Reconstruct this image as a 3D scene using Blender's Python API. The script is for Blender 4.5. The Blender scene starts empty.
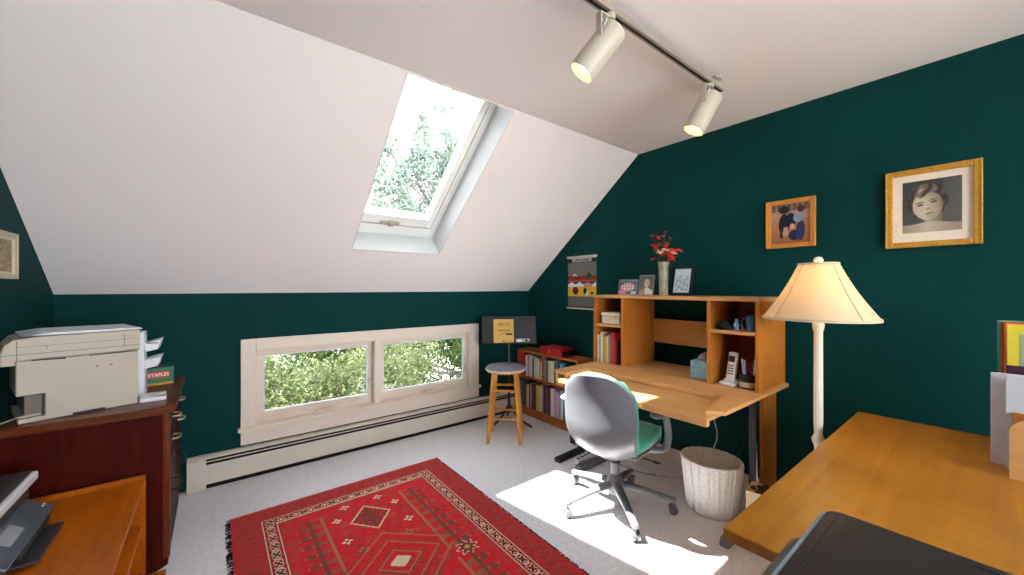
import bpy, bmesh, math, random
import numpy as np
from mathutils import Vector, Matrix, Euler
random.seed(7); np.random.seed(7)
C = bpy.context.scene.collection
SC = bpy.context.scene
PI = math.pi
def R(d): return math.radians(d)

# ------------------------------------------------------------------ camera, sky, sun, exposure
H = 1.35
cd = bpy.data.cameras.new('camera'); cam = bpy.data.objects.new('camera', cd); C.objects.link(cam)
cam.location = (0, 0, H); cam.rotation_euler = (R(90), 0, R(-37.9))
cd.sensor_width = 36; cd.lens = 382 / 1024 * 36; cd.clip_start = .02; cd.clip_end = 200
SC.camera = cam
SC.view_settings.view_transform = 'Standard'; SC.view_settings.look = 'None'
SC.view_settings.exposure = 1.54; SC.view_settings.gamma = 1; SC.view_settings.use_curve_mapping = False
SC.cycles.use_denoising = True
SC.cycles.max_bounces = 10; SC.cycles.diffuse_bounces = 6; SC.cycles.transparent_max_bounces = 12
SC.cycles.sample_clamp_indirect = 8
w = bpy.data.worlds.new('sky'); SC.world = w; w.use_nodes = True
nt = w.node_tree; bg = nt.nodes['Background']
tcw = nt.nodes.new('ShaderNodeTexCoord'); sx = nt.nodes.new('ShaderNodeSeparateXYZ'); rp = nt.nodes.new('ShaderNodeValToRGB')
nt.links.new(tcw.outputs['Generated'], sx.inputs[0]); nt.links.new(sx.outputs['Z'], rp.inputs[0])
rp.color_ramp.elements[0].position = 0.0; rp.color_ramp.elements[0].color = (.93, .97, 1, 1)
rp.color_ramp.elements[1].position = 1.0; rp.color_ramp.elements[1].color = (.72, .86, 1, 1)
nt.links.new(rp.outputs[0], bg.inputs['Color'])
mr = nt.nodes.new('ShaderNodeMapRange'); mr.interpolation_type = 'SMOOTHSTEP'   # sky made brighter behind the camera as added fill, dimmer over the trees
mr.inputs['From Min'].default_value = -.5; mr.inputs['From Max'].default_value = .45; mr.inputs['To Min'].default_value = 5.3; mr.inputs['To Max'].default_value = 2.2
nt.links.new(sx.outputs['Y'], mr.inputs['Value']); nt.links.new(mr.outputs[0], bg.inputs['Strength'])
sd = bpy.data.lights.new('sun', 'SUN'); so = bpy.data.objects.new('sun', sd); C.objects.link(so)
sd.energy = 18; sd.angle = R(1.2); sd.color = (1, .96, .9)
so.rotation_euler = Vector((.32, -.46, -1)).to_track_quat('-Z', 'Y').to_euler()

# ------------------------------------------------------------------ helpers
def lin(c):
    c = c / 255.; return c / 12.92 if c <= .04045 else ((c + .055) / 1.055) ** 2.4
def rgb(r, g, b): return (lin(r), lin(g), lin(b))
def new_mat(name):
    m = bpy.data.materials.new(name); m.use_nodes = True
    return m, m.node_tree, m.node_tree.nodes['Principled BSDF']
def M(name, col, rough=.5, metal=0, var=.06, scale=12, bump=0, bscale=60, spec=.5, trans=0, sheen=0):
    m, t, b = new_mat(name)
    tc = t.nodes.new('ShaderNodeTexCoord'); n = t.nodes.new('ShaderNodeTexNoise'); n.inputs['Scale'].default_value = scale; n.inputs['Detail'].default_value = 4
    r = t.nodes.new('ShaderNodeValToRGB')
    r.color_ramp.elements[0].position = .3; r.color_ramp.elements[1].position = .7
    r.color_ramp.elements[0].color = tuple(max(0, q * (1 - var)) for q in col) + (1,)
    r.color_ramp.elements[1].color = tuple(min(1, q * (1 + var)) for q in col) + (1,)
    t.links.new(tc.outputs['Object'], n.inputs['Vector']); t.links.new(n.outputs['Fac'], r.inputs[0]); t.links.new(r.outputs[0], b.inputs['Base Color'])
    b.inputs['Roughness'].default_value = rough; b.inputs['Metallic'].default_value = metal
    b.inputs['Specular IOR Level'].default_value = spec
    if trans: b.inputs['Transmission Weight'].default_value = trans
    if sheen: b.inputs['Sheen Weight'].default_value = sheen
    if bump:
        n2 = t.nodes.new('ShaderNodeTexNoise'); n2.inputs['Scale'].default_value = bscale; n2.inputs['Detail'].default_value = 3
        bp = t.nodes.new('ShaderNodeBump'); bp.inputs['Strength'].default_value = bump; bp.inputs['Distance'].default_value = .01
        t.links.new(tc.outputs['Object'], n2.inputs['Vector']); t.links.new(n2.outputs['Fac'], bp.inputs['Height']); t.links.new(bp.outputs[0], b.inputs['Normal'])
    return m
def wood(name, c1, c2, axis='y', rough=.35, scale=1.0, blotch=.0, spec=.3):
    m, t, b = new_mat(name)
    tc = t.nodes.new('ShaderNodeTexCoord'); mp = t.nodes.new('ShaderNodeMapping')
    s = {'x': (1.2, 14, 14), 'y': (14, 1.2, 14), 'z': (14, 14, 1.2)}[axis]
    mp.inputs['Scale'].default_value = tuple(q * scale for q in s)
    n = t.nodes.new('ShaderNodeTexNoise'); n.inputs['Scale'].default_value = 2.2; n.inputs['Detail'].default_value = 8; n.inputs['Distortion'].default_value = 1.2
    r = t.nodes.new('ShaderNodeValToRGB'); r.color_ramp.elements[0].position = .3; r.color_ramp.elements[1].position = .72
    r.color_ramp.elements[0].color = c1 + (1,); r.color_ramp.elements[1].color = c2 + (1,)
    t.links.new(tc.outputs['Object'], mp.inputs[0]); t.links.new(mp.outputs[0], n.inputs['Vector']); t.links.new(n.outputs['Fac'], r.inputs[0])
    n2 = t.nodes.new('ShaderNodeTexNoise'); n2.inputs['Scale'].default_value = 3.2; n2.inputs['Detail'].default_value = 2; n2.inputs['Distortion'].default_value = .8
    t.links.new(tc.outputs['Object'], n2.inputs['Vector'])
    mx = t.nodes.new('ShaderNodeMixRGB'); mx.blend_type = 'MULTIPLY'; mx.inputs[0].default_value = 1
    r2 = t.nodes.new('ShaderNodeValToRGB'); r2.color_ramp.elements[0].position = .35; r2.color_ramp.elements[1].position = .65
    k = 1 - .16 - blotch; r2.color_ramp.elements[0].color = (k, k * .97, k * .92, 1); r2.color_ramp.elements[1].color = (1, 1, 1, 1)
    t.links.new(n2.outputs['Fac'], r2.inputs[0]); t.links.new(r.outputs[0], mx.inputs[1]); t.links.new(r2.outputs[0], mx.inputs[2]); t.links.new(mx.outputs[0], b.inputs['Base Color'])
    b.inputs['Roughness'].default_value = rough; b.inputs['Specular IOR Level'].default_value = spec
    bp = t.nodes.new('ShaderNodeBump'); bp.inputs['Strength'].default_value = .08; bp.inputs['Distance'].default_value = .002
    t.links.new(n.outputs['Fac'], bp.inputs['Height']); t.links.new(bp.outputs[0], b.inputs['Normal'])
    return m
def emis(name, col, strength):
    m, t, b = new_mat(name); b.inputs['Base Color'].default_value = col + (1,)
    b.inputs['Emission Color'].default_value = col + (1,); b.inputs['Emission Strength'].default_value = strength
    return m
def attr_mat(name, rough=.6, bump=0, sheen=0, coat=0):
    m, t, b = new_mat(name)
    a = t.nodes.new('ShaderNodeAttribute'); a.attribute_name = 'Col'; t.links.new(a.outputs['Color'], b.inputs['Base Color'])
    b.inputs['Roughness'].default_value = rough
    if coat: b.inputs['Coat Weight'].default_value = coat
    if sheen: b.inputs['Sheen Weight'].default_value = sheen
    if bump:
        tc = t.nodes.new('ShaderNodeTexCoord'); n2 = t.nodes.new('ShaderNodeTexNoise'); n2.inputs['Scale'].default_value = 220
        bp = t.nodes.new('ShaderNodeBump'); bp.inputs['Strength'].default_value = bump; bp.inputs['Distance'].default_value = .004
        t.links.new(tc.outputs['Object'], n2.inputs['Vector']); t.links.new(n2.outputs['Fac'], bp.inputs['Height']); t.links.new(bp.outputs[0], b.inputs['Normal'])
    return m
def glass_mat(name, tint=(1, 1, 1), gl=.08):
    m = bpy.data.materials.new(name); m.use_nodes = True; t = m.node_tree; t.nodes.clear()
    o = t.nodes.new('ShaderNodeOutputMaterial'); a = t.nodes.new('ShaderNodeBsdfTransparent'); g = t.nodes.new('ShaderNodeBsdfGlossy')
    a.inputs[0].default_value = tint + (1,); g.inputs['Roughness'].default_value = .02
    f = t.nodes.new('ShaderNodeFresnel'); f.inputs[0].default_value = 1.3
    x = t.nodes.new('ShaderNodeMixShader'); t.links.new(f.outputs[0], x.inputs[0]); t.links.new(a.outputs[0], x.inputs[1]); t.links.new(g.outputs[0], x.inputs[2]); t.links.new(x.outputs[0], o.inputs[0])
    return m

class MB:
    def __init__(s): s.bm = bmesh.new(); s.T = Matrix.Identity(4)
    def v(s, co): return s.bm.verts.new(s.T @ Vector(co))
    def box(s, x0, x1, y0, y1, z0, z1, m=None):
        old = s.T
        if m is not None: s.T = s.T @ m
        V = [s.v((x, y, z)) for z in (z0, z1) for y in (y0, y1) for x in (x0, x1)]
        for f in ((0, 2, 3, 1), (4, 5, 7, 6), (0, 1, 5, 4), (2, 6, 7, 3), (0, 4, 6, 2), (1, 3, 7, 5)): s.bm.faces.new([V[i] for i in f])
        s.T = old; return s
    def cyl(s, p0, p1, r0, r1=None, n=16, cap=True):
        r1 = r0 if r1 is None else r1
        p0, p1 = Vector(p0), Vector(p1); d = (p1 - p0).normalized(); a = d.orthogonal().normalized(); b = d.cross(a)
        A = [s.v(p0 + (a * math.cos(2 * PI * i / n) + b * math.sin(2 * PI * i / n)) * r0) for i in range(n)]
        B = [s.v(p1 + (a * math.cos(2 * PI * i / n) + b * math.sin(2 * PI * i / n)) * r1) for i in range(n)]
        for i in range(n): s.bm.faces.new((A[i], A[(i + 1) % n], B[(i + 1) % n], B[i]))
        if cap: s.bm.faces.new(A[::-1]); s.bm.faces.new(B)
        return s
    def lathe(s, prof, cx=0, cy=0, n=32, close=False, sx=1, sy=1):
        rings = [[s.v((cx + sx * r * math.cos(2 * PI * i / n), cy + sy * r * math.sin(2 * PI * i / n), z)) for i in range(n)] for r, z in prof]
        pr = list(zip(rings, rings[1:])) + ([(rings[-1], rings[0])] if close else [])
        for a, b in pr:
            for i in range(n): s.bm.faces.new((a[i], a[(i + 1) % n], b[(i + 1) % n], b[i]))
        if not close:
            s.bm.faces.new(rings[0][::-1]); s.bm.faces.new(rings[-1])
        return s
    def prism(s, poly, a, b, axis='z'):
        def P(u, v, w): return {'z': (u, v, w), 'y': (u, w, v), 'x': (w, u, v)}[axis]
        A = [s.v(P(u, v, a)) for u, v in poly]; B = [s.v(P(u, v, b)) for u, v in poly]; n = len(poly)
        s.bm.faces.new(A[::-1]); s.bm.faces.new(B)
        for i in range(n): s.bm.faces.new((A[i], A[(i + 1) % n], B[(i + 1) % n], B[i]))
        return s
    def tube(s, pts, r, n=8, smooth=True):
        pts = [Vector(p) for p in pts]
        if smooth and len(pts) > 2:
            q = []
            for i in range(len(pts) - 1):
                p0 = pts[max(0, i - 1)]; p1 = pts[i]; p2 = pts[i + 1]; p3 = pts[min(len(pts) - 1, i + 2)]
                for k in range(6):
                    t = k / 6
                    q.append(.5 * ((2 * p1) + (-p0 + p2) * t + (2 * p0 - 5 * p1 + 4 * p2 - p3) * t * t + (-p0 + 3 * p1 - 3 * p2 + p3) * t ** 3))
            q.append(pts[-1]); pts = q
        rings = []; a = None
        for i, p in enumerate(pts):
            d = (pts[min(i + 1, len(pts) - 1)] - pts[max(i - 1, 0)]).normalized()
            a = d.orthogonal().normalized() if a is None else (a - d * a.dot(d)).normalized()
            b = d.cross(a); rr = r[i * (len(r) - 1) // max(1, len(pts) - 1)] if isinstance(r, (list, tuple)) else r
            rings.append([s.v(p + (a * math.cos(2 * PI * k / n) + b * math.sin(2 * PI * k / n)) * rr) for k in range(n)])
        for A, B in zip(rings, rings[1:]):
            for k in range(n): s.bm.faces.new((A[k], A[(k + 1) % n], B[(k + 1) % n], B[k]))
        s.bm.faces.new(rings[0][::-1]); s.bm.faces.new(rings[-1]); return s
    def sphere(s, c, r, sc=(1, 1, 1), n=12):
        m = Matrix.Translation(c) @ Matrix.Diagonal((r * sc[0], r * sc[1], r * sc[2], 1))
        bmesh.ops.create_uvsphere(s.bm, u_segments=n, v_segments=max(6, n // 2 + 2), radius=1, matrix=s.T @ m); return s
    def surf(s, fn, nu, nv, closed=False):
        G = [[s.v(fn(i / nu, j / nv)) for j in range(nv + 1)] for i in range(nu + 1)]
        for i in range(nu):
            for j in range(nv): s.bm.faces.new((G[i][j], G[i + 1][j], G[i + 1][j + 1], G[i][j + 1]))
        return s
    def build(s, name, mat, parent=None, bevel=0, smooth=False, loc=None, solid=0, sub=0):
        bmesh.ops.recalc_face_normals(s.bm, faces=s.bm.faces[:])
        me = bpy.data.meshes.new(name); s.bm.to_mesh(me); s.bm.free()
        o = bpy.data.objects.new(name, me); C.objects.link(o)
        if mat: me.materials.append(mat)
        if parent: o.parent = parent
        if loc: o.location = loc
        if smooth:
            for p in me.polygons: p.use_smooth = True
            if smooth != 'all': me.set_sharp_from_angle(angle=R(40))
        if solid: k = o.modifiers.new('so', 'SOLIDIFY'); k.thickness = solid; k.offset = 0
        if sub: k = o.modifiers.new('ss', 'SUBSURF'); k.levels = sub; k.render_levels = sub
        if bevel:
            k = o.modifiers.new('be', 'BEVEL'); k.width = bevel; k.segments = 2; k.limit_method = 'ANGLE'; k.angle_limit = R(40)
        return o
def bx(*a, m=None): return MB().box(*a, m=m)
def thing(name, label, cat, loc=(0, 0, 0), rz=0, group=None):
    o = bpy.data.objects.new(name, None); C.objects.link(o); o.location = loc; o.rotation_euler = (0, 0, rz); o.empty_display_size = .05
    return tag(o, label, cat, group)
def tag(o, label, cat, group=None):
    o['label'] = label; o['category'] = cat
    if group: o['group'] = group
    return o
def struct(o): o['kind'] = 'structure'; return o
def sempty(name, loc=(0, 0, 0)):
    o = bpy.data.objects.new(name, None); C.objects.link(o); o.location = loc; return struct(o)
def paint(name, O, U, V, nu, nv, fn, mat, parent=None, back=0):
    """a rectangle of small cells, each with its own pigment: fn(u, v) -> sRGB 0..255"""
    O, U, V = np.array(O, float), np.array(U, float), np.array(V, float)
    us = np.linspace(0, 1, nu + 1); vs = np.linspace(0, 1, nv + 1)
    P = O + us[None, :, None] * U + vs[:, None, None] * V
    me = bpy.data.meshes.new(name); idx = np.arange((nu + 1) * (nv + 1)).reshape(nv + 1, nu + 1)
    F = np.stack([idx[:-1, :-1], idx[:-1, 1:], idx[1:, 1:], idx[1:, :-1]], -1).reshape(-1, 4)
    me.from_pydata(P.reshape(-1, 3).tolist(), [], F.tolist())
    col = np.array([[[lin(max(0, min(255, q))) for q in fn((i + .5) / nu, (j + .5) / nv)] + [1.] for i in range(nu)] for j in range(nv)]).reshape(-1, 4)
    ca = me.color_attributes.new('Col', 'FLOAT_COLOR', 'CORNER'); ca.data.foreach_set('color', np.repeat(col, 4, 0).astype(np.float32).ravel())
    me.materials.append(mat); o = bpy.data.objects.new(name, me); C.objects.link(o)
    if parent: o.parent = parent
    return o
def text(name, body, size, mat, mx, parent=None, ext=.0006, sx=1):
    c = bpy.data.curves.new(name, 'FONT'); c.body = body; c.size = size; c.extrude = ext; c.align_x = 'CENTER'; c.align_y = 'CENTER'; c.offset = size * .02
    o = bpy.data.objects.new(name + '_tmp', c); C.objects.link(o); bpy.context.view_layer.update()
    me = bpy.data.meshes.new_from_object(o.evaluated_get(bpy.context.evaluated_depsgraph_get())); bpy.data.objects.remove(o)
    me.transform(mx @ Matrix.Diagonal((sx, 1, 1, 1))); me.materials.clear(); me.materials.append(mat)
    r = bpy.data.objects.new(name, me); C.objects.link(r)
    if parent: r.parent = parent
    return r
def mixc(a, b, t): t = max(0, min(1, t)); return tuple(a[i] * (1 - t) + b[i] * t for i in range(3))

# ------------------------------------------------------------------ materials
m_green = M('green wall paint', rgb(0, 56, 55), .7, var=.05, scale=2, bump=.05, bscale=150, spec=.12)
m_ceil = M('ceiling paint', rgb(240, 235, 236), .8, var=.01, scale=1.5, bump=.04, bscale=90, spec=.2)
m_trim = M('cream trim paint', rgb(226, 212, 196), .4, var=.02, scale=3)
m_white = M('white paint', rgb(236, 238, 238), .35, var=.01)
m_heat = M('heater enamel', rgb(214, 204, 190), .4, var=.03)
m_carpet = M('cream carpet', rgb(228, 226, 230), .95, var=.08, scale=45, bump=.5, bscale=260, spec=.1)
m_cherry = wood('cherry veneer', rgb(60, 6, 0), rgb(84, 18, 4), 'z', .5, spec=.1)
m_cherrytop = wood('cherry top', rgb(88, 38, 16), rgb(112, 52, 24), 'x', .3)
m_orange = wood('orange pine', rgb(168, 80, 0), rgb(194, 104, 12), 'y', .35)
m_maple = wood('yellow maple', rgb(164, 106, 30), rgb(190, 130, 46), 'x', .32, .6, .06)
m_beech = wood('beech veneer', rgb(200, 148, 92), rgb(212, 164, 108), 'y', .42, .8, -.06)
m_beechz = wood('beech veneer shade and glow', rgb(174, 106, 38), rgb(190, 124, 50), 'z', .42, .8, -.06)  # darker, yellower beech copy: hutch shade and lamp glow put into its colour
m_case = wood('bookcase pine', rgb(160, 84, 32), rgb(188, 112, 50), 'y', .4)
m_stool = wood('stool birch', rgb(206, 140, 56), rgb(228, 166, 82), 'z', .35)
m_black = M('black metal', rgb(14, 14, 17), .5, var=.1)
m_blackp = M('black plastic', rgb(30, 30, 33), .35, var=.08)
m_dark = M('dark slot', rgb(34, 26, 24), .7)
m_chrome = M('chrome', rgb(200, 202, 205), .18, 1)
m_steel = M('brushed nickel', rgb(178, 170, 156), .4, .45)
m_beige = M('beige printer plastic', rgb(190, 180, 164), .5, var=.02, scale=3)
m_beiged = M('beige printer seam', rgb(120, 110, 98), .6)
m_whitep = M('white plastic', rgb(226, 230, 236), .35, var=.02)
m_greyc = M('grey chair plastic', rgb(104, 107, 113), .33, var=.03)
m_greyd = M('grey base plastic', rgb(96, 96, 102), .4, var=.04)
m_teal = M('teal seat fabric', rgb(44, 150, 124), .85, var=.08, scale=60, bump=.3, bscale=300, sheen=.3)
m_glass = glass_mat('window glass')
m_can = M('beige lamp can', rgb(196, 188, 172), .4, var=.03)
m_pic = attr_mat('picture print', .35, coat=.1)
m_cloth = attr_mat('woven cloth', .9, bump=.3)
m_rug = attr_mat('wool pile', .95, bump=.6)
m_gold = M('gold frame', rgb(206, 156, 62), .32, .6, var=.2, scale=90, bump=.5, bscale=160)
m_oakf = M('orange wood frame', rgb(206, 138, 52), .35, var=.1, scale=30)
m_mat = M('cream mat board', rgb(226, 214, 196), .8, var=.02)
m_shade = None

# ------------------------------------------------------------------ room shell
D = 3.33; XL = -.726; XR = 2.827; ZC = 2.474; YC = 1.894; ZK = 1.31; YB = -2.2
AL = math.atan2(ZC - ZK, D - YC); SL = math.hypot(ZC - ZK, D - YC)
def slope(x, s, n): return (x, D - s * math.cos(AL) + n * math.sin(AL), ZK + s * math.sin(AL) + n * math.cos(AL))
MS = Matrix(((1, 0, 0, 0), (0, -math.cos(AL), math.sin(AL), D), (0, math.sin(AL), math.cos(AL), ZK), (0, 0, 0, 1)))  # slope coordinates (x, s, n)
struct(bx(XL - .15, XR + .15, YB - .15, D + .15, -.2, 0).build('floor', m_carpet))
struct(bx(XL - .15, XR + .15, YB - .15, YC + .02, ZC, ZC + .2).build('ceiling', m_ceil))
SX0, SX1, SS0, SS1 = .79, 1.50, .508, 1.84
b = MB(); b.T = MS
b.box(XL - .15, SX0, -.75, SL, 0, .19).box(SX1, XR + .15, -.75, SL, 0, .19).box(SX0, SX1, -.75, SS0, 0, .19).box(SX0, SX1, SS1, SL, 0, .19)  # lower ends run past the knee wall: unseen eave added to block sun
b.box(XL - .15, SX0, SL, SL + .25, .1, .19).box(SX1, XR + .15, SL, SL + .25, .1, .19).box(SX0, SX1, SL, SL + .25, .1, .19)
struct(b.build('ceiling', m_ceil))
# gable walls (polygon outline) and knee wall with the low window opening
gab = [(YB - .15, 0), (D + .15, 0), (D + .15, ZK - .1), (D, ZK + .12), (YC, ZC + .12), (YB - .15, ZC + .12)]
struct(MB().prism(gab, XR, XR + .15, 'x').build('wall_right', m_green))
struct(MB().prism(gab, XL - .15, XL, 'x').build('wall_left', m_green))
WX0, WX1, WZ0, WZ1 = .225, 2.065, .345, .905
b = MB(); b.box(XL, WX0, D, D + .15, 0, ZK + .02).box(WX1, XR, D, D + .15, 0, ZK + .02).box(WX0, WX1, D, D + .15, 0, WZ0).box(WX0, WX1, D, D + .15, WZ1, ZK + .02)
struct(b.build('wall_back', m_green))
BX0, BX1, BZ0, BZ1 = -.35, 2.45, .75, 2.15
b = MB(); b.box(XL, BX0, YB - .15, YB, 0, ZC).box(BX1, XR, YB - .15, YB, 0, ZC).box(BX0, BX1, YB - .15, YB, 0, BZ0).box(BX0, BX1, YB - .15, YB, BZ1, ZC)
struct(b.build('wall_front', m_green))
struct(bx(XR - .015, XR, YB, 2.36, 0, .095).build('baseboard_right', m_trim, bevel=.003))
struct(bx(XL, XL + .015, YB, 2.4, 0, .095).build('baseboard_left', m_trim, bevel=.003))
struct(bx(XL + .02, XR - .02, YB, YB + .015, 0, .095).build('baseboard_front', m_trim, bevel=.003))

# low awning window
wn = sempty('window_1', (0, D, 0))
y0 = -.022
b = MB()
b.box(.145, .235, y0, 0, .33, .982).box(2.055, 2.145, y0, 0, .33, .982).box(.235, 2.055, y0, 0, .895, .982)
b.build('casing', m_trim, wn, bevel=.004)
bx(.145, 2.145, y0, 0, .228, .326).build('apron', m_trim, wn, bevel=.003)
bx(.128, 2.162, -.045, .06, .326, .352).build('sill', m_trim, wn, bevel=.005)
b = MB(); b.box(.225, .245, 0, .1, .35, .905).box(2.045, 2.065, 0, .1, .35, .905).box(.245, 2.045, 0, .1, .885, .905); b.build('jamb', m_trim, wn, bevel=.002)
bx(1.085, 1.14, -.012, .1, .352, .895).build('mullion', m_trim, wn, bevel=.004)
bx(.245, 2.045, .06, .11, .345, .385).build('sill_step', m_trim, wn, bevel=.003)
for k, (a, c) in enumerate(((.248, 1.083), (1.142, 2.042))):
    b = MB(); q = .036
    b.box(a, c, .055, .09, .386, .386 + q).box(a, c, .055, .09, .884 - q, .884).box(a, a + q, .055, .09, .386 + q, .884 - q).box(c - q, c, .055, .09, .386 + q, .884 - q)
    sh = b.build('sash', m_trim, wn, bevel=.003)
    b = MB(); q2 = q + .01
    b.box(a + q, c - q, .05, .07, .386 + q, .386 + q2).box(a + q, c - q, .05, .07, .884 - q2, .884 - q).box(a + q, a + q2, .05, .07, .386 + q2, .884 - q2).box(c - q2, c - q, .05, .07, .386 + q2, .884 - q2)
    b.build('screen_frame', m_whitep, sh)
    bx(a + q, c - q, .074, .08, .386 + q, .884 - q).build('glass_pane', m_glass, sh)
    mid = (a + c) / 2 + .03
    b = MB(); b.prism([(mid - .075, .352), (mid + .075, .352), (mid + .05, .378), (mid - .05, .378)], .012, .045, 'y').tube([(mid - .01, .01, .378), (mid + .03, -.005, .392), (mid + .075, -.008, .384)], .006)
    b.build('crank_handle', m_steel if k == 9 else m_heat, wn, smooth=True)
    b = MB(); b.box(c - .03, c - .012, .03, .056, .5, .56).cyl((c - .02, .02, .53), (c - .02, .02, .575), .006); b.build('sash_lock', m_heat, wn)
# skylight
sk = sempty('window_2')
b = MB(); b.T = MS; q = .006; dp = .19
b.box(SX0, SX0 + q, SS0, SS1, -.002, dp).box(SX1 - q, SX1, SS0, SS1, -.002, dp).box(SX0, SX1, SS0, SS0 + q, -.002, dp).box(SX0, SX1, SS1 - q, SS1, -.002, dp)
b.build('light_shaft', M('shaft paint', rgb(206, 210, 212), .5, var=.01), sk)
def ring(x0, x1, s0, s1, qx, qs, n0, n1):
    b = MB(); b.T = MS
    b.box(x0, x0 + qx, s0, s1, n0, n1).box(x1 - qx, x1, s0, s1, n0, n1).box(x0 + qx, x1 - qx, s0, s0 + qs, n0, n1).box(x0 + qx, x1 - qx, s1 - qx, s1, n0, n1); return b
ring(.70, SX1 + .01, SS0 - .01, 1.94, .075, .125, .191, .26).build('frame', m_white, sk, bevel=.004)
ring(.765, 1.44, .615, 1.87, .012, .012, .186, .25).build('gasket', M('sash seal', rgb(176, 166, 148), .6), sk)
sh = ring(.775, 1.43, .628, 1.86, .05, .09, .178, .26).build('sash', m_white, sk, bevel=.008)
b = MB(); b.T = MS; b.box(.825, 1.38, .718, 1.81, .215, .221); b.build('glass_pane', m_glass, sh)
b = MB(); b.T = MS; b.box(1.0, 1.15, .64, .665, .155, .178).box(1.06, 1.1, .635, .67, .145, .18); b.build('latch_bar', m_steel, sh, bevel=.003)
# unseen window added behind the camera to let more daylight in
wb = sempty('added_window', (0, YB, 0))
b = MB(); b.box(BX0 - .08, BX0, 0, .02, BZ0 - .08, BZ1 + .08).box(BX1, BX1 + .08, 0, .02, BZ0 - .08, BZ1 + .08).box(BX0, BX1, 0, .02, BZ1, BZ1 + .08).box(BX0, BX1, 0, .02, BZ0 - .08, BZ0); b.build('casing', m_trim, wb, bevel=.003)
for i in range(2):
    a = BX0 + i * (BX1 - BX0) / 2; c = a + (BX1 - BX0) / 2
    b = MB(); b.box(a, a + .05, -.09, -.05, BZ0, BZ1).box(c - .05, c, -.09, -.05, BZ0, BZ1).box(a + .05, c - .05, -.09, -.05, BZ0, BZ0 + .05).box(a + .05, c - .05, -.09, -.05, BZ1 - .05, BZ1); s_ = b.build('sash', m_trim, wb, bevel=.003)
    bx(a + .05, c - .05, -.073, -.067, BZ0 + .05, BZ1 - .05).build('glass_pane', m_glass, s_)

# baseboard heater
ht = thing('baseboard_heater', 'cream metal baseboard heater running along the wall under the low window', 'heater', (0, D, 0))
HX0, HX1 = -.145, 2.58
b = MB(); b.prism([(-.0005, .216), (-.035, .216), (-.058, .206), (-.058, .199), (-.0005, .192)], HX0, HX1, 'x'); b.build('top_hood', m_heat, ht)
bx(HX0, HX1, -.0115, -.0005, .02, .19).build('back_plate', m_heat, ht)
b = MB(); b.prism([(-.066, .034), (-.06, .034), (-.06, .146), (-.052, .156), (-.055, .16), (-.066, .15)], HX0 + .1, HX1, 'x'); b.build('front_cover', m_heat, ht)
bx(HX0 + .1, HX1, -.053, -.049, .176, .182).build('damper', m_heat, ht)
bx(HX0 + .1, HX1, -.047, -.012, .0, .188).build('slot_shade', M('heater slot shade', rgb(14, 12, 12), .9), ht)  # black filler standing for the shade in the slot and toe gap
bx(HX0, HX0 + .1, -.0665, -.0005, .0, .2).build('end_cap', m_heat, ht, bevel=.004)
# outlet
bx(-.04, .04, -.006, 0, -.057, .057).build('wall_outlet', m_green, None, bevel=.003, loc=(-.085, D, .37))
tag(bpy.data.objects['wall_outlet'], 'green painted outlet plate on the wall between the cabinet and the low window', 'outlet')

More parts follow.
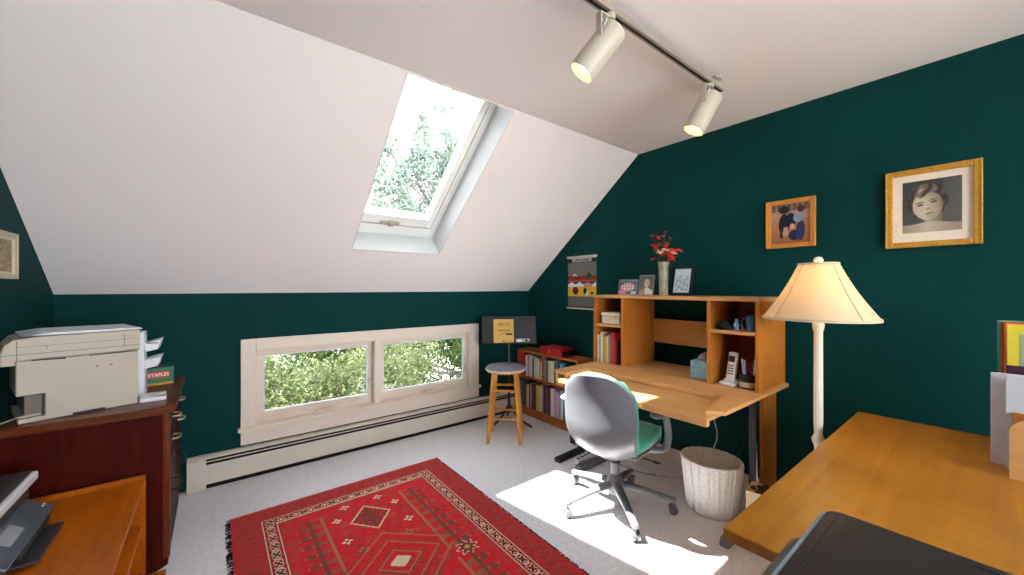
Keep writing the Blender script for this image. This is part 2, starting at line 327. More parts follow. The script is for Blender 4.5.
# ------------------------------------------------------------------ rug
RX0, RX1, RY0, RY1 = .07, 1.375, .72, 2.745
RED = (200, 12, 26); BRN = (112, 62, 40); CRM = (214, 190, 160); DRK = (84, 18, 26); TAN = (160, 104, 66)
def rugc(u, v):
    x = u * (RX1 - RX0); y = (1 - v) * (RY1 - RY0); W = RX1 - RX0; L = RY1 - RY0
    ex = min(x, W - x); ey = min(y, L - y); side = ex < ey * 1.0
    n = (math.sin(x * 91 + y * 37) + math.sin(y * 133 - x * 71)) * 5
    e = min(ex, ey); t = y if side else x
    red = (RED[0] + n, RED[1] + n * .3, RED[2] + n * .3)
    if ey < .012: return (176, 84, 40)
    if e < .135:
        a = (t / .062) % 1 - .5; c = (e - .07) / .05
        r = abs(a) * 2 + abs(c) * .9
        if .55 < r < .8 or (r < .2): return (128, 44, 34)
        if .95 < r < 1.05: return (150, 78, 40)
        return (178 + n, 26, 34)
    if e < .141 or .211 < e < .217: return BRN
    if e < .147 or .205 < e < .211: return CRM
    if e < .205:
        a = (t / .078) % 1 - .5; c = (e - .176) / .029
        q = abs(a) * 2; odd = int(t / .078) % 2
        if q > .86: return CRM if abs(c) < .55 else DRK
        st = (a * 2) ** 2 + c ** 2 + .35 * math.cos(4 * math.atan2(c, a * 2))
        if st < .34: return (96, 20, 30) if odd else (70, 34, 30)
        if st < .62: return CRM
        return (176, 20, 34)
    # field
    cx = x - W / 2; S = W / 2 - .217
    P = .62; yy = (y - .217); k = (yy / P) % 1; cy = (k - .5) * P; row = int(yy // P)
    ay = abs(cy); ax = abs(cx)
    d = ax * 1.05 + ay
    # top small diamond
    if row == 0:
        dd = ax / .115 + abs(y - .47) / .14
        if .88 < dd < 1.02: return (206, 170, 130)
        if .8 < dd < .88: return (60, 36, 26)
        if dd < .8:
            g = ((cx * 34) % 1 < .25) ^ ((y * 30) % 1 < .25)
            a1, b1 = cx / .115, (y - .47) / .14
            if abs(abs(a1) - abs(b1)) < .07 or .36 < dd < .46 or abs(a1) < .05: return (92, 52, 36)
            return (170, 24, 30)
    y2 = abs(y - .93)
    h = max(ax, 0) * .9 + y2
    if y > .6 and y < 1.4:
        for r0, cc in ((.30, BRN), (.275, TAN), (.21, BRN), (.19, TAN), (.12, BRN), (.10, TAN)):
            if r0 - .011 < h < r0 and ax < .27: return cc
        if h < .05: return CRM
        st = math.hypot(cx, y - 1.13)
    if y > 1.4:
        h = ax * .9 + abs(y - 1.62)
        for r0, cc in ((.26, BRN), (.235, TAN), (.17, BRN), (.15, TAN), (.08, TAN)):
            if r0 - .011 < h < r0: return cc
    # side ladders
    lx = abs(ax - .30)
    seg = .30 < y < 1.0 or 1.08 < y < 1.8
    if seg:
        if abs(ax - .235) < .006: return TAN
        if lx < .009: return BRN
        ph = (y / .085) % 1 - .5
        if .30 < ax < .375:
            q = (ax - .342) / .034
            if abs(ph) * 1.6 + abs(q) * .9 < .62: return BRN if int(y / .085) % 2 else (132, 52, 44)
            if abs(ph) < .07: return TAN
        if .25 < ax < .292 and abs(ph) < .16: return (140, 84, 58)
    if ax > .395 and ax < S - .008:
        ph = (y / .13) % 1 - .5
        if abs(ph) < .3 and (y * 90) % 1 < .5: return (158, 62, 48)
    if .02 < ax < S - .03:
        gx = (cx + 5) / .083; gy = y / .071; ix, iy = int(gx), int(gy); hsh = (ix * 7 + iy * 13 + (ix * iy) % 5) % 11
        ux, uy = gx % 1 - .5, gy % 1 - .5
        if hsh in (1, 6) and abs(abs(ux) + abs(uy) - .3) < .07: return (132, 66, 50)
        if hsh == 3 and (abs(uy) < .32 and abs(ux) < .3) and (ux * 10) % 1 < .45: return (146, 76, 56)
        if hsh == 8 and abs(ux - uy) < .09: return (120, 50, 44)
    # crosses and flowers
    for fx, fy, cc in ((.17, .40, CRM), (-.17, .40, CRM), (.17, .62, CRM), (-.17, .62, CRM), (.10, .285, CRM), (-.1, .285, CRM), (0, 1.3, (222, 180, 60)), (.16, 1.22, CRM), (-.16, 1.22, CRM), (.12, .74, TAN), (-.12, .74, TAN)):
        r = math.hypot(cx - fx, y - fy)
        if r < .02 + .008 * math.cos(4 * math.atan2(y - fy, cx - fx)): return cc if r > .007 else DRK
    for fx in (.14, -.14):
        q = abs(cx - fx) / .07 + abs(y - .33) / .05
        if .8 < q < 1: return BRN
    for fx in (.31, -.31):
        r = math.hypot((cx - fx), (y - 1.04)); a = math.atan2(y - 1.04, cx - fx)
        if r < .05 + .012 * math.cos(8 * a): return CRM if r > .042 + .012 * math.cos(8 * a) else ((190, 150, 70) if r < .015 else (122, 44, 40))
    return red
rug = thing('area_rug', 'red oriental rug with cream patterned border on the pale carpet', 'rug', (0, 0, 0))
bx(RX0, RX1, RY0, RY1, .0005, .008).build('backing', M('rug edge wool', rgb(120, 30, 28), .95), rug)
paint('pile', (RX0, RY0, .0085), (RX1 - RX0, 0, 0), (0, RY1 - RY0, 0), 252, 390, rugc, m_rug, rug)
b = MB()
for side in (0, 1):
    for i in range(520):
        y = RY0 + (RY1 - RY0) * random.random(); x = RX1 if side else RX0; s = 1 if side else -1; l = random.uniform(.008, .026 if not side else .014)
        b.tube([(x - s * .004, y, .006), (x + s * l * .6, y + random.uniform(-.008, .008), .009), (x + s * l, y + random.uniform(-.012, .012), .003)], .0022, 3, False)
o = b.build('fringe', M('black wool fringe', rgb(40, 26, 28), .95), rug); o['kind'] = 'stuff'

# ------------------------------------------------------------------ office chair
ch = thing('swivel_chair', 'grey plastic swivel office chair with teal cushions and five caster base', 'office chair', (1.962, 1.478, 0), R(15))
ROT = R(4)   # star: world 19 degrees
prof = [(.12, .385), (-.02, .365), (-.13, .362), (-.21, .385), (-.262, .45), (-.283, .53), (-.288, .62), (-.296, .71), (-.312, .79), (-.335, .87)]
hw =   [.12, .155, .175, .192, .206, .214, .217, .213, .198, .145]
def cr(P, t):
    t = t * (len(P) - 1); i = min(int(t), len(P) - 2); f = t - i
    g = lambda j: P[max(0, min(len(P) - 1, j))]
    p0, p1, p2, p3 = g(i - 1), g(i), g(i + 1), g(i + 2)
    h = lambda a, b, c, d: .5 * (2 * b + (c - a) * f + (2 * a - 5 * b + 4 * c - d) * f * f + (-a + 3 * b - 3 * c + d) * f ** 3)
    return tuple(h(*q) for q in zip(p0, p1, p2, p3)) if isinstance(p0, tuple) else h(p0, p1, p2, p3)
def shell(off, shrink=1.0, t0=0, t1=1):
    def f(a, c):
        t = t0 + (t1 - t0) * c
        fx, fz = cr(prof, t); w_ = cr(hw, t) * shrink
        if t > .93: w_ *= 1
        u = a * 2 - 1
        k = abs(u) ** 2.4
        top = max(0, (t - .8) / .2); drop = -.045 * top * abs(u) ** 2.5
        e = .055 * abs(u) ** 2 * (1 if t > .35 else t / .35)
        return (fx + off + e, u * w_, fz + drop + (.03 * k if t < .45 else .03 * k * max(0, 1 - (t - .45) * 5)))
    return f
MB().surf(shell(0), 24, 36).build('back_shell', m_greyc, ch, smooth='all', solid=.014)
MB().surf(shell(.026, 1.0, .42, 1.0), 20, 24).build('backrest', m_teal, ch, smooth='all', solid=.034)
def seatf(a, c):
    u, v_ = a * 2 - 1, c * 2 - 1
    rr = (abs(u) ** 3.2 + abs(v_) ** 3.2) ** (1 / 3.2); m = max(abs(u), abs(v_)); k = m / rr if rr > 0 else 1
    x = .055 + v_ * k * .26; y = u * k * .235
    return (x, y, .455 - .03 * max(0, v_ * k) ** 3 + .018 * (u * k) ** 4 - .01 * rr ** 6)
MB().surf(seatf, 18, 18).build('seat', m_teal, ch, smooth='all', solid=.055)
MB().surf(lambda a, c: tuple(p - q for p, q in zip(seatf(a, c), (0, 0, .045))), 18, 18).build('seat_pan', m_greyc, ch, smooth='all', solid=.012)
b = MB(); b.lathe([(.11, .375), (.1, .33), (.05, .315)], -.03, 0, 20); b.box(-.09, .1, -.06, .06, .33, .39); b.build('tilt_mechanism', m_greyd, ch, bevel=.006)
b = MB(); b.tube([(-.02, -.09, .345), (.0, -.2, .335), (.0, -.235, .333)], .005).sphere((.0, -.25, .332), .014, (.8, 1.8, .5)); b.build('tilt_lever', m_blackp, ch, smooth=True)
for s in (1, -1):
    n_ = MB(); n_.tube([(.0, s * .2, .40), (.02, s * .285, .41), (.04, s * .305, .48), (.035, s * .30, .56), (.03, s * .29, .615)], .02, 10); n_.build('arm_support', m_greyc, ch, smooth='all')
    def pad(a, c, s=s):
        e = max(0, 1 - (2 * a - 1) ** 6) ** .5
        return (-.15 + .33 * a, s * .285 + (.046 - .01 * a) * e * math.cos(2 * PI * c), .642 + .02 * e * math.sin(2 * PI * c) - .05 * max(0, a - .55) ** 1.5 * 1.6)
    n_ = MB(); n_.surf(pad, 18, 16); n_.build('armrest', m_greyc, ch, smooth='all')
cyl = MB(); cyl.cyl((0, 0, .17), (0, 0, .33), .028, .028, 20); cyl.build('gas_lift', m_greyd, ch, smooth=True)
MB().cyl((0, 0, .27), (0, 0, .32), .034, .03, 20).build('lift_collar', m_blackp, ch, smooth=True)
MB().lathe([(.03, .075), (.055, .09), (.055, .14), (.036, .19), (.03, .2)], 0, 0, 24).build('hub', m_greyd, ch, smooth=True)
for i in range(5):
    a = ROT + i * 2 * PI / 5; d = Vector((math.cos(a), math.sin(a), 0)); pd = Vector((-d.y, d.x, 0))
    b = MB()
    def leg(u, v_, d=d, pd=pd):
        r = .04 + .29 * u; w_ = .030 - .011 * u; zt = .135 - .055 * u ** 1.3; hh = .022 - .008 * u
        return tuple(d * r + pd * (w_ * math.cos(2 * PI * v_)) + Vector((0, 0, zt + hh * math.sin(2 * PI * v_))))
    b.surf(leg, 10, 14); b.sphere(d * .33 + Vector((0, 0, .08)), .024, (1, 1, .7))
    lg = b.build('base_leg', m_greyc, ch, smooth='all')
    b = MB(); c0 = d * .335
    for s in (-1, 1):
        p = c0 + pd * s * .014; b.cyl(p - pd * .009 + Vector((0, 0, .026)), p + pd * .009 + Vector((0, 0, .026)), .0255, n=20)
    b.cyl(c0 + Vector((0, 0, .03)), c0 + Vector((0, 0, .07)), .007)
    b.build('caster', m_greyd, lg, smooth=True)

# ------------------------------------------------------------------ hutch desk on the right wall
ds = thing('computer_desk', 'light beech computer desk with tall cubby hutch against green wall', 'desk', (0, 0, 0))
Y0, Y1, XF, XB = .82, 1.985, 2.36, 2.765
bx(1.83, 2.76, .862, 1.845, .708, .733).build('desktop', m_beech, ds, bevel=.003)
bx(1.797, 1.829, .842, 1.74, .700, .735).build('front_rail', m_beech, ds, bevel=.004)
bx(2.16, 2.36, .925, 1.86, .7355, .764).build('ledge', m_beech, ds, bevel=.002)
b = MB(); b.prism([(2.765, .80), (1.895, .80), (1.835, .865), (2.13, .928), (2.765, .928)], .745, .7655); b.build('side_surface', m_beech, ds, bevel=.002)
b = MB(); b.prism([(2.36, 1.86), (1.90, 1.84), (1.92, 1.97), (2.36, 1.985)], .745, .7655); b.build('side_surface', m_beech, ds, bevel=.002)
bx(1.915, 2.75, 1.85, 1.868, .66, .744).build('side_rail', m_beech, ds); bx(1.925, 2.75, 1.945, 1.963, .66, .744).build('side_rail', m_beech, ds)
bx(1.92, 2.4, 1.868, 1.945, .66, .672).build('slot_floor', m_beech, ds)
bx(XF, XB, Y0 - .002, Y1, .745, .768).build('hutch_floor', m_beech, ds, bevel=.002)
bx(XF, XB, Y0, Y1, 1.27, 1.292).build('hutch_top', m_beech, ds, bevel=.002)
for y_ in (Y0, 1.083, 1.705, Y1 - .022): bx(XF, XB, y_, y_ + .022, .7685, 1.2695).build('hutch_upright', m_beechz, ds, bevel=.0015)
bx(XF + .01, XB, Y0 + .022, 1.083, 1.078, 1.098).build('hutch_shelf', m_beech, ds, bevel=.0015)
bx(XF + .01, XB, 1.727, Y1 - .022, 1.05, 1.07).build('hutch_shelf', m_beech, ds, bevel=.0015)
bx(XB - .015, XB, 1.105, 1.705, .92, 1.105).build('back_rail', m_beech, ds, bevel=.0015)
bx(XB - .012, XB, Y0 + .022, 1.083, .7685, 1.27).build('hutch_back', m_beechz, ds); bx(XB - .012, XB, 1.727, Y1 - .022, .7685, 1.27).build('hutch_back', m_beechz, ds)
bx(2.74, 2.765, .925, 1.86, .575, .70).build('modesty_panel', m_beech, ds)
for y_ in (.875, 1.90):
    bx(2.56, 2.79, y_, y_ + .028, .0, .69).build('end_leg', m_beechz, ds, bevel=.002)
    lg = bx(2.455, 2.51, y_ - .005, y_ + .035, .03, .69).build('metal_column', m_black, ds, bevel=.004)
    MB().prism([(2.08, 0), (2.555, 0), (2.555, .035), (2.14, .045), (2.10, .04)], y_ - .012, y_ + .04, 'y').build('foot_bar', m_greyd, ds, bevel=.008)
    bx(2.462, 2.503, y_ - .0065, y_ - .0045, .05, .45).build('column_strip', m_chrome, lg)
for y_ in (1.73, 1.765): bx(2.352, 2.3595, y_, y_ + .014, .7345, .7475).build('cable_notch', m_dark, ds)

def solo(o, label, cat, group=None): return tag(o, label, cat, group)
# books in hutch
hb = [('white', (226, 222, 216), .014, .215, 0), ('grey', (150, 146, 140), .012, .20, 0), ('cream', (222, 208, 176), .022, .235, 0), ('olive', (170, 156, 80), .016, .22, 0), ('tan', (196, 150, 92), .012, .205, 0),
      ('yellow', (214, 190, 110), .018, .21, 0), ('slate grey', (120, 124, 132), .022, .222, 0), ('bright red', (186, 20, 40), .034, .24, 0), ('dark maroon', (88, 14, 22), .02, .18, 0)]
y = Y1 - .026
for nm, c, tk, hh, _ in hb:
    y -= tk; b = MB(); b.box(2.375, 2.375 + .17, 0, tk - .0015, 0, hh)
    o = b.build('book', M(nm + ' cover', rgb(*c), .5, var=.1, scale=40), None, bevel=.0015, loc=(0, y, .7685)); o.location = (0, y, .7685)
    tag(o, '%s book standing in the lower left cubby of the desk hutch' % nm, 'book', 'books in the desk hutch'); y -= .002
# wicker box in upper cubby
wk = M('woven white cane', rgb(222, 212, 190), .7, var=.15, scale=70, bump=.8, bscale=120)
bk = thing('wicker_box', 'small cream wicker box with lid in the upper left hutch cubby', 'box', (2.45, 1.845, 1.0705))
bx(-.06, .07, -.085, .085, 0, .06).build('box_body', wk, bk, bevel=.008); bx(-.065, .075, -.09, .09, .0605, .085).build('lid', wk, bk, bevel=.008)
# upper right cubby: figures
def figure(name, loc, col, label, cat):
    b = MB(); b.lathe([(.022, 0), (.024, .006), (.012, .01), (.018, .03), (.011, .045), (.006, .05)], 0, 0, 12); b.sphere((0, 0, .058), .011); b.tube([(0, 0, .035), (-.01, -.03, .03), (-.012, -.035, .012)], .004)
    return tag(b.build(name, M(label[:12] + str(col), rgb(*col), .3), None, smooth=True, loc=loc), label, cat)
cb = M('navy toy', rgb(24, 30, 52), .35)
t_ = thing('toy_car', 'small dark toy car on the upper right hutch shelf beside the divider', 'toy', (2.42, 1.025, 1.0985), R(0))
b = MB(); b.prism([(-.04, .008), (.04, .008), (.04, .024), (.022, .028), (.01, .046), (-.02, .046), (-.032, .028), (-.04, .026)], -.02, .02, 'x'); b.build('car_body', cb, t_, bevel=.003)
for sx_ in (-.021, .021):
    for sy_ in (-.025, .025): MB().cyl((sx_ - .004, sy_, .01), (sx_ + .004, sy_, .01), .01, n=14).build('wheel', m_blackp, t_)
figure('figurine', (2.42, .96, 1.0985), (120, 146, 176), 'little pale blue figurine standing mid way on the upper right hutch shelf', 'figurine')
t_ = thing('blue_mug', 'blue patterned mug at right end of the upper right hutch shelf', 'mug', (2.45, .885, 1.0985))
MB().lathe([(.03, 0), (.034, .004), (.034, .088), (.031, .088), (.030, .01), (.0, .008)], 0, 0, 24).build('mug_body', M('blue glaze', rgb(60, 100, 150), .25, var=.6, scale=60), t_, smooth=True)
MB().tube([(0, .033, .07), (0, .056, .065), (0, .056, .03), (0, .033, .022)], .005).build('handle', M('navy glaze', rgb(40, 60, 110), .25), t_, smooth=True)
# phone
t_ = thing('cordless_phone', 'white cordless phone upright in its charging base in the lower right hutch cubby', 'telephone', (2.44, 1.0, .7685), R(-10))
b = MB(); b.box(-.05, .045, -.045, .045, 0, .02).box(-.02, .03, -.035, .035, .02, .035); b.build('charging_base', m_whitep, t_, bevel=.008)
mx = Matrix.Translation((-.002, 0, .03)) @ Matrix.Rotation(R(12), 4, 'Y')
hs = bx(-.014, .014, -.026, .026, 0, .165, m=mx).build('handset', m_whitep, t_, bevel=.008)
bx(-.0155, -.0138, -.018, .018, .105, .14, m=mx).build('screen', m_blackp, hs)
b = MB(); 
for r_ in range(4):
    for c_ in range(3): b.box(-.016, -.0138, -.016 + c_ * .012, -.008 + c_ * .012, .03 + r_ * .016, .039 + r_ * .016, m=mx)
b.build('keypad', m_greyd, hs)
# pen holder
t_ = thing('pen_holder', 'black desk organizer full of pens beside the cordless phone', 'pen holder', (2.43, .90, .7685))
b = MB(); b.lathe([(.045, 0), (.047, .004), (.045, .085), (.042, .085), (.041, .008), (0, .006)], 0, 0, 20); b.build('cup', m_blackp, t_, smooth=True)
MB().lathe([(.049, .012), (.049, .04), (.047, .04), (.047, .012)], 0, 0, 20, close=True).build('label_band', M('tan band', rgb(186, 170, 140), .5), t_, smooth=True)
for i, c in enumerate(((200, 30, 40), (230, 230, 232), (220, 222, 226), (40, 60, 140), (60, 60, 66), (210, 212, 220))):
    a = i * 1.05; p = Vector((.018 * math.cos(a), .018 * math.sin(a), .01)); q_ = Vector((.034 * math.cos(a), .034 * math.sin(a), .145 + .012 * (i % 3)))
    o = MB().cyl(p, q_, .0045, n=8).build('pen', M('pen%d' % i, rgb(*c), .3), None, smooth=True, loc=t_.location)
    tag(o, ['red pen', 'white pen leaning toward the phone', 'pale grey pen', 'blue pen', 'dark grey pen', 'silver pen'][i] + ' standing in the black desk organizer', 'pen', 'pens in the desk organizer')
# dark binder behind
tag(bx(2.56, 2.745, .86, .90, 0, .25).build('dark_binder', M('dark green binder', rgb(18, 50, 44), .5), None, bevel=.003, loc=(0, 0, .7685)), 'dark green binder standing at the back of the lower right hutch cubby', 'binder')
# tissue box
t_ = thing('tissue_box', 'light blue tissue box on the hutch floor beside the right divider', 'tissue box', (2.50, 1.19, .7685), R(4))
bx(-.06, .06, -.06, .06, 0, .11).build('carton', M('blue carton', rgb(130, 178, 200), .6, var=.25, scale=30), t_, bevel=.003)
b = MB(); b.surf(lambda a, c: ((a - .5) * .05 * (1 + c * .8) + .01 * math.sin(9 * c), .012 * math.sin(7 * a + 3 * c) * (1 + c), .1 + .055 * c + .012 * math.sin(6 * a)), 10, 6); b.build('tissue', m_whitep, t_, smooth='all', solid=.001)

# frames on hutch top -------------------------------------------------------
def standing_frame(label, y, x, w_, h_, tilt, rz, fm, fn, fw=.012, nu=44, nv=52):
    t = thing('photo_frame', label, 'picture frame', (x, y, 1.2925), R(rz))
    mx = Matrix.Rotation(R(tilt), 4, 'Y')
    b = MB()
    b.box(-.006, .006, -w_ / 2, -w_ / 2 + fw, 0, h_, m=mx).box(-.006, .006, w_ / 2 - fw, w_ / 2, 0, h_, m=mx).box(-.006, .006, -w_ / 2 + fw, w_ / 2 - fw, 0, fw, m=mx).box(-.006, .006, -w_ / 2 + fw, w_ / 2 - fw, h_ - fw, h_, m=mx)
    b.build('frame_border', fm, t, bevel=.002)
    bx(.0, .005, -w_ / 2 + fw, w_ / 2 - fw, fw, h_ - fw, m=mx).build('backing', m_blackp, t)
    O = mx @ Vector((-.001, w_ / 2 - fw, fw)); U = mx.to_3x3() @ Vector((0, -(w_ - 2 * fw), 0)); V = mx.to_3x3() @ Vector((0, 0, h_ - 2 * fw))
    paint('photo', O, U, V, nu, nv, fn, m_pic, t)
    top = mx @ Vector((.006, 0, h_ * .6)); b = MB(); b.tube([top, (top.x + h_ * .28, 0, .001)], .004, 6, False); b.build('easel_leg', m_blackp, t)
    return t
def ph1(u, v):
    r = math.hypot((u - .5) / .42, (v - .5) / .3)
    if v < .22 + .1 * math.sin(u * 9) and u < .4: return (214, 110, 160)
    if v < .2 and u > .7: return (150, 220, 214)
    if r < 1: return mixc((226, 206, 200), (170, 90, 110), abs(math.sin(u * 20) * math.sin(v * 16)))
    return (110, 106, 112) if v > .75 else (92, 84, 90)
def ph2(u, v):
    bgc = mixc((120, 112, 106), (96, 84, 80), v)
    if ((u - .52) / .2) ** 2 + ((v - .6) / .25) ** 2 < 1:
        if abs(v - .66) < .02 and (abs(u - .44) < .05 or abs(u - .6) < .05): return (70, 56, 50)
        if abs(v - .47) < .015 and abs(u - .52) < .06: return (120, 80, 76)
        if abs(u - .53) < .015 and .52 < v < .63: return (170, 150, 138)
        return (206, 192, 180) if v < .78 else (190, 176, 166)
    if ((u - .52) / .22) ** 2 + ((v - .64) / .26) ** 2 < 1: return (78, 70, 66)
    if v < .36 - .6 * abs(u - .52) ** 1.6: return (228, 218, 204) if u > .4 else (180, 130, 90)
    return bgc
def ph3(u, v):
    a = math.sin(u * 13 + v * 5) * math.sin(v * 17 - u * 6)
    if ((u - .58) / .22) ** 2 + ((v - .62) / .17) ** 2 < 1: return mixc((226, 232, 236), (150, 160, 172), a * .5 + .4)
    if v > .78: return (196, 224, 232)
    return mixc((130, 170, 190), (208, 224, 230), a * .5 + .5)
def mat3(u, v):
    if u < .1 or u > .9 or v < .08 or v > .92: return (206, 220, 222)
    return ph3((u - .1) / .8, (v - .08) / .84)
sf = M('silver frame', rgb(150, 156, 160), .3, .6)
standing_frame('low silver frame with a pink toned photo, leftmost on the hutch top', 1.815, 2.56, .162, .122, 12, 6, sf, ph1, .008)
standing_frame('silver frame with a black and white portrait between low frame and flower vase', 1.652, 2.56, .122, .155, 12, 4, sf, ph2, .007)
standing_frame('dark green frame with a pale photo, right of the flower vase', 1.385, 2.57, .165, .215, 12, -4, M('dark green frame wood', rgb(8, 36, 34), .5, spec=.2), mat3, .022)
# vase and flowers
t_ = thing('flower_vase', 'tall slim grey green ceramic vase on the hutch top', 'vase', (2.55, 1.50, 1.2925))
MB().lathe([(.026, 0), (.03, .005), (.031, .07), (.033, .16), (.037, .225), (.039, .24), (.034, .24), (.03, .21), (.026, .05), (0, .04)], 0, 0, 28).build('vase_body', M('celadon glaze', rgb(160, 158, 132), .3, var=.3, scale=14), t_, smooth=True)
fl = thing('flower_bouquet', 'airy bouquet of red and peach artificial flowers standing in the vase', 'flowers', (2.55, 1.50, 1.2925))
b = MB(); hd = []
tips = [(-.095, .42, 'r', .016), (-.03, .40, 'r', .02), (.015, .40, 'r', .014), (.035, .39, 'r', .013), (-.075, .335, 'r', .034), (-.035, .35, 'r', .02), (.02, .35, 'r', .016), (.075, .29, 'r', .036), (.115, .29, 'r', .018),
        (.05, .24, 'r', .032), (.075, .235, 'r', .026), (.0, .285, 'p', .024), (.03, .30, 'p', .026), (.09, .275, 'p', .022), (-.015, .27, 'r', .02), (-.085, .245, 'r', .017), (.03, .27, 'r', .03), (-.01, .31, 'p', .016), (.01, .435, 'r', .011), (.04, .33, 'r', .014)]
m_red = M('red petals', rgb(214, 44, 40), .6, var=.25, scale=50); m_peach = M('peach petals', rgb(236, 180, 130), .6, var=.15)
for k, (dy, z, c, r) in enumerate(tips):
    dy *= 1.08; z = .24 + (z - .22) * 1.0; r *= 1.15
    dx = random.uniform(-.05, .03); p = Vector((dx, -dy, z)); b.tube([(0, 0, .12), (dx * .3, -dy * .3, z * .6), p], .0016, 4)
    n_ = MB()
    for i in range(7):
        a = i * .9; q_ = Euler((random.uniform(-.7, .7), random.uniform(-.7, .7), a)).to_matrix().to_4x4(); mm = Matrix.Translation(p) @ q_
        V = [n_.v(mm @ Vector(c_)) for c_ in ((0, 0, 0), (r * .5, r * .42, r * .2), (r * 1.1, 0, r * .1), (r * .5, -r * .42, r * .25))]; n_.bm.faces.new(V)
    n_.sphere(p, r * .25)
    n_.build('blossom', m_red if c == 'r' else m_peach, fl, solid=.001)
b.build('stems', M('green stems', rgb(50, 74, 36), .7), fl)
b = MB()
for i in range(26):
    a = random.random() * 6.28; z = random.uniform(.2, .34); r = random.uniform(.01, .06); p = Vector((r * math.cos(a), r * math.sin(a), z)); mm = Matrix.Translation(p) @ Euler((random.uniform(-1, 1), random.uniform(-1, 1), a)).to_matrix().to_4x4()
    b.bm.faces.new([b.v(mm @ Vector(c_)) for c_ in ((0, 0, 0), (.012, .006, .004), (.03, 0, 0), (.012, -.006, .004))])
b.build('leaves', M('olive leaves', rgb(66, 82, 40), .7), fl, solid=.0008)

# ------------------------------------------------------------------ wall pictures
def wall_frame(name, label, x, yc, zc, w_, h_, fw, dep, fm, face=-1, matw=0, fn=None, nu=96, nv=96, mm=None):
    t = thing(name, label, 'picture', (x, yc, zc)); s = face
    def B(y0, y1, z0, z1, d0, d1): return (min(s * d0, s * d1), max(s * d0, s * d1), y0, y1, z0, z1)
    b = MB(); W, Hh = w_ / 2, h_ / 2
    b.box(*B(-W, -W + fw, -Hh, Hh, .001, dep)).box(*B(W - fw, W, -Hh, Hh, .001, dep)).box(*B(-W + fw, W - fw, -Hh, -Hh + fw, .001, dep)).box(*B(-W + fw, W - fw, Hh - fw, Hh, .001, dep))
    b.build('frame_border', fm, t, bevel=.004)
    f2 = fw * .28
    b = MB(); b.box(*B(-W - .0, -W + f2, -Hh, Hh, dep, dep + .005)).box(*B(W - f2, W, -Hh, Hh, dep, dep + .005)).box(*B(-W + f2, W - f2, -Hh, -Hh + f2, dep, dep + .005)).box(*B(-W + f2, W - f2, Hh - f2, Hh, dep, dep + .005))
    b.build('frame_bead', fm, t, bevel=.002)
    bx(*B(-W + fw, W - fw, -Hh + fw, Hh - fw, .002, dep * .4)).build('mat_board' if matw else 'backing', m_mat, t)
    d = s * (dep * .4 + .001); iw, ih = W - fw - (matw if isinstance(matw, (int, float)) else matw[0]), Hh - fw - (matw if isinstance(matw, (int, float)) else matw[1])
    dz = 0 if isinstance(matw, (int, float)) else matw[2]
    if s < 0: O, U = (d, iw, -ih + dz), (0, -2 * iw, 0)
    else: O, U = (d, -iw, -ih + dz), (0, 2 * iw, 0)
    paint('print', O, U, (0, 0, 2 * ih), nu, nv, fn, m_pic, t)
    return t
def girl(u, v):
    n = 4 * math.sin(u * 63) * math.sin(v * 57)
    x, y = u - .44, v - .50
    c, s_ = math.cos(-.18), math.sin(-.18); X, Y = x * c - y * s_, x * s_ + y * c
    bgc = mixc((84, 82, 80), (60, 62, 62), v); 
    if u > .7: bgc = mixc(bgc, (104, 106, 106), .5)
    if v < .15 + .05 * math.exp(-((u - .5) / .25) ** 2): return mixc((186, 174, 154), (140, 128, 110), abs(u - .42) * 1.4)
    f = (X / (.26 if Y > 0 else .26 - .25 * Y * Y / .09 * .3)) ** 2 + (Y / .29) ** 2
    if f < 1 and Y < .21 + .03 * math.sin(X * 20):
        col = mixc((190, 178, 156), (128, 114, 96), max(0, .15 + (X - .02) * 2.4 + max(0, abs(X) - .16) * 3 + max(0, -Y - .12) * 2 + max(0, Y - .1) * 2))
        def el(cx, cy, a, b_): return ((X - cx) / a) ** 2 + ((Y - cy) / b_) ** 2
        if el(-.12, .045, .06, .018) < 1 or el(.12, .05, .06, .018) < 1: return (70, 62, 54)
        if el(-.12, .09, .08, .012) < 1 or el(.12, .095, .085, .012) < 1: return (92, 80, 68)
        if el(0, -.055, .045, .014) < 1: return (138, 122, 104)
        if abs(X) < .014 and -.04 < Y < .06: return (178, 166, 146)
        if el(0, -.145, .075, .012) < 1: return (104, 80, 70)
        if el(0, -.17, .055, .01) < 1: return (160, 140, 122)
        return tuple(q + n for q in col)
    if abs(u - .54) < .15 and v < .36: return mixc((150, 138, 118), (112, 100, 86), (u - .4) * 3)
    g = (X / .345) ** 2 + ((Y - .09) / .35) ** 2
    if g < 1 + .1 * math.sin(math.atan2(Y, X) * 7 + 1) and Y > -.16:
        w1 = math.sin(X * 26 + 3.2 * math.sin(Y * 11 + X * 7)) * math.sin(Y * 9 - X * 13 + 1.2)
        w2 = math.exp(-((X + .1 - .4 * (Y - .25)) / .05) ** 2) if Y > .17 else 0
        return mixc((66, 52, 46), (168, 154, 134), max(0, w1) * .55 + w2 * .6)
    return tuple(q + n for q in bgc)
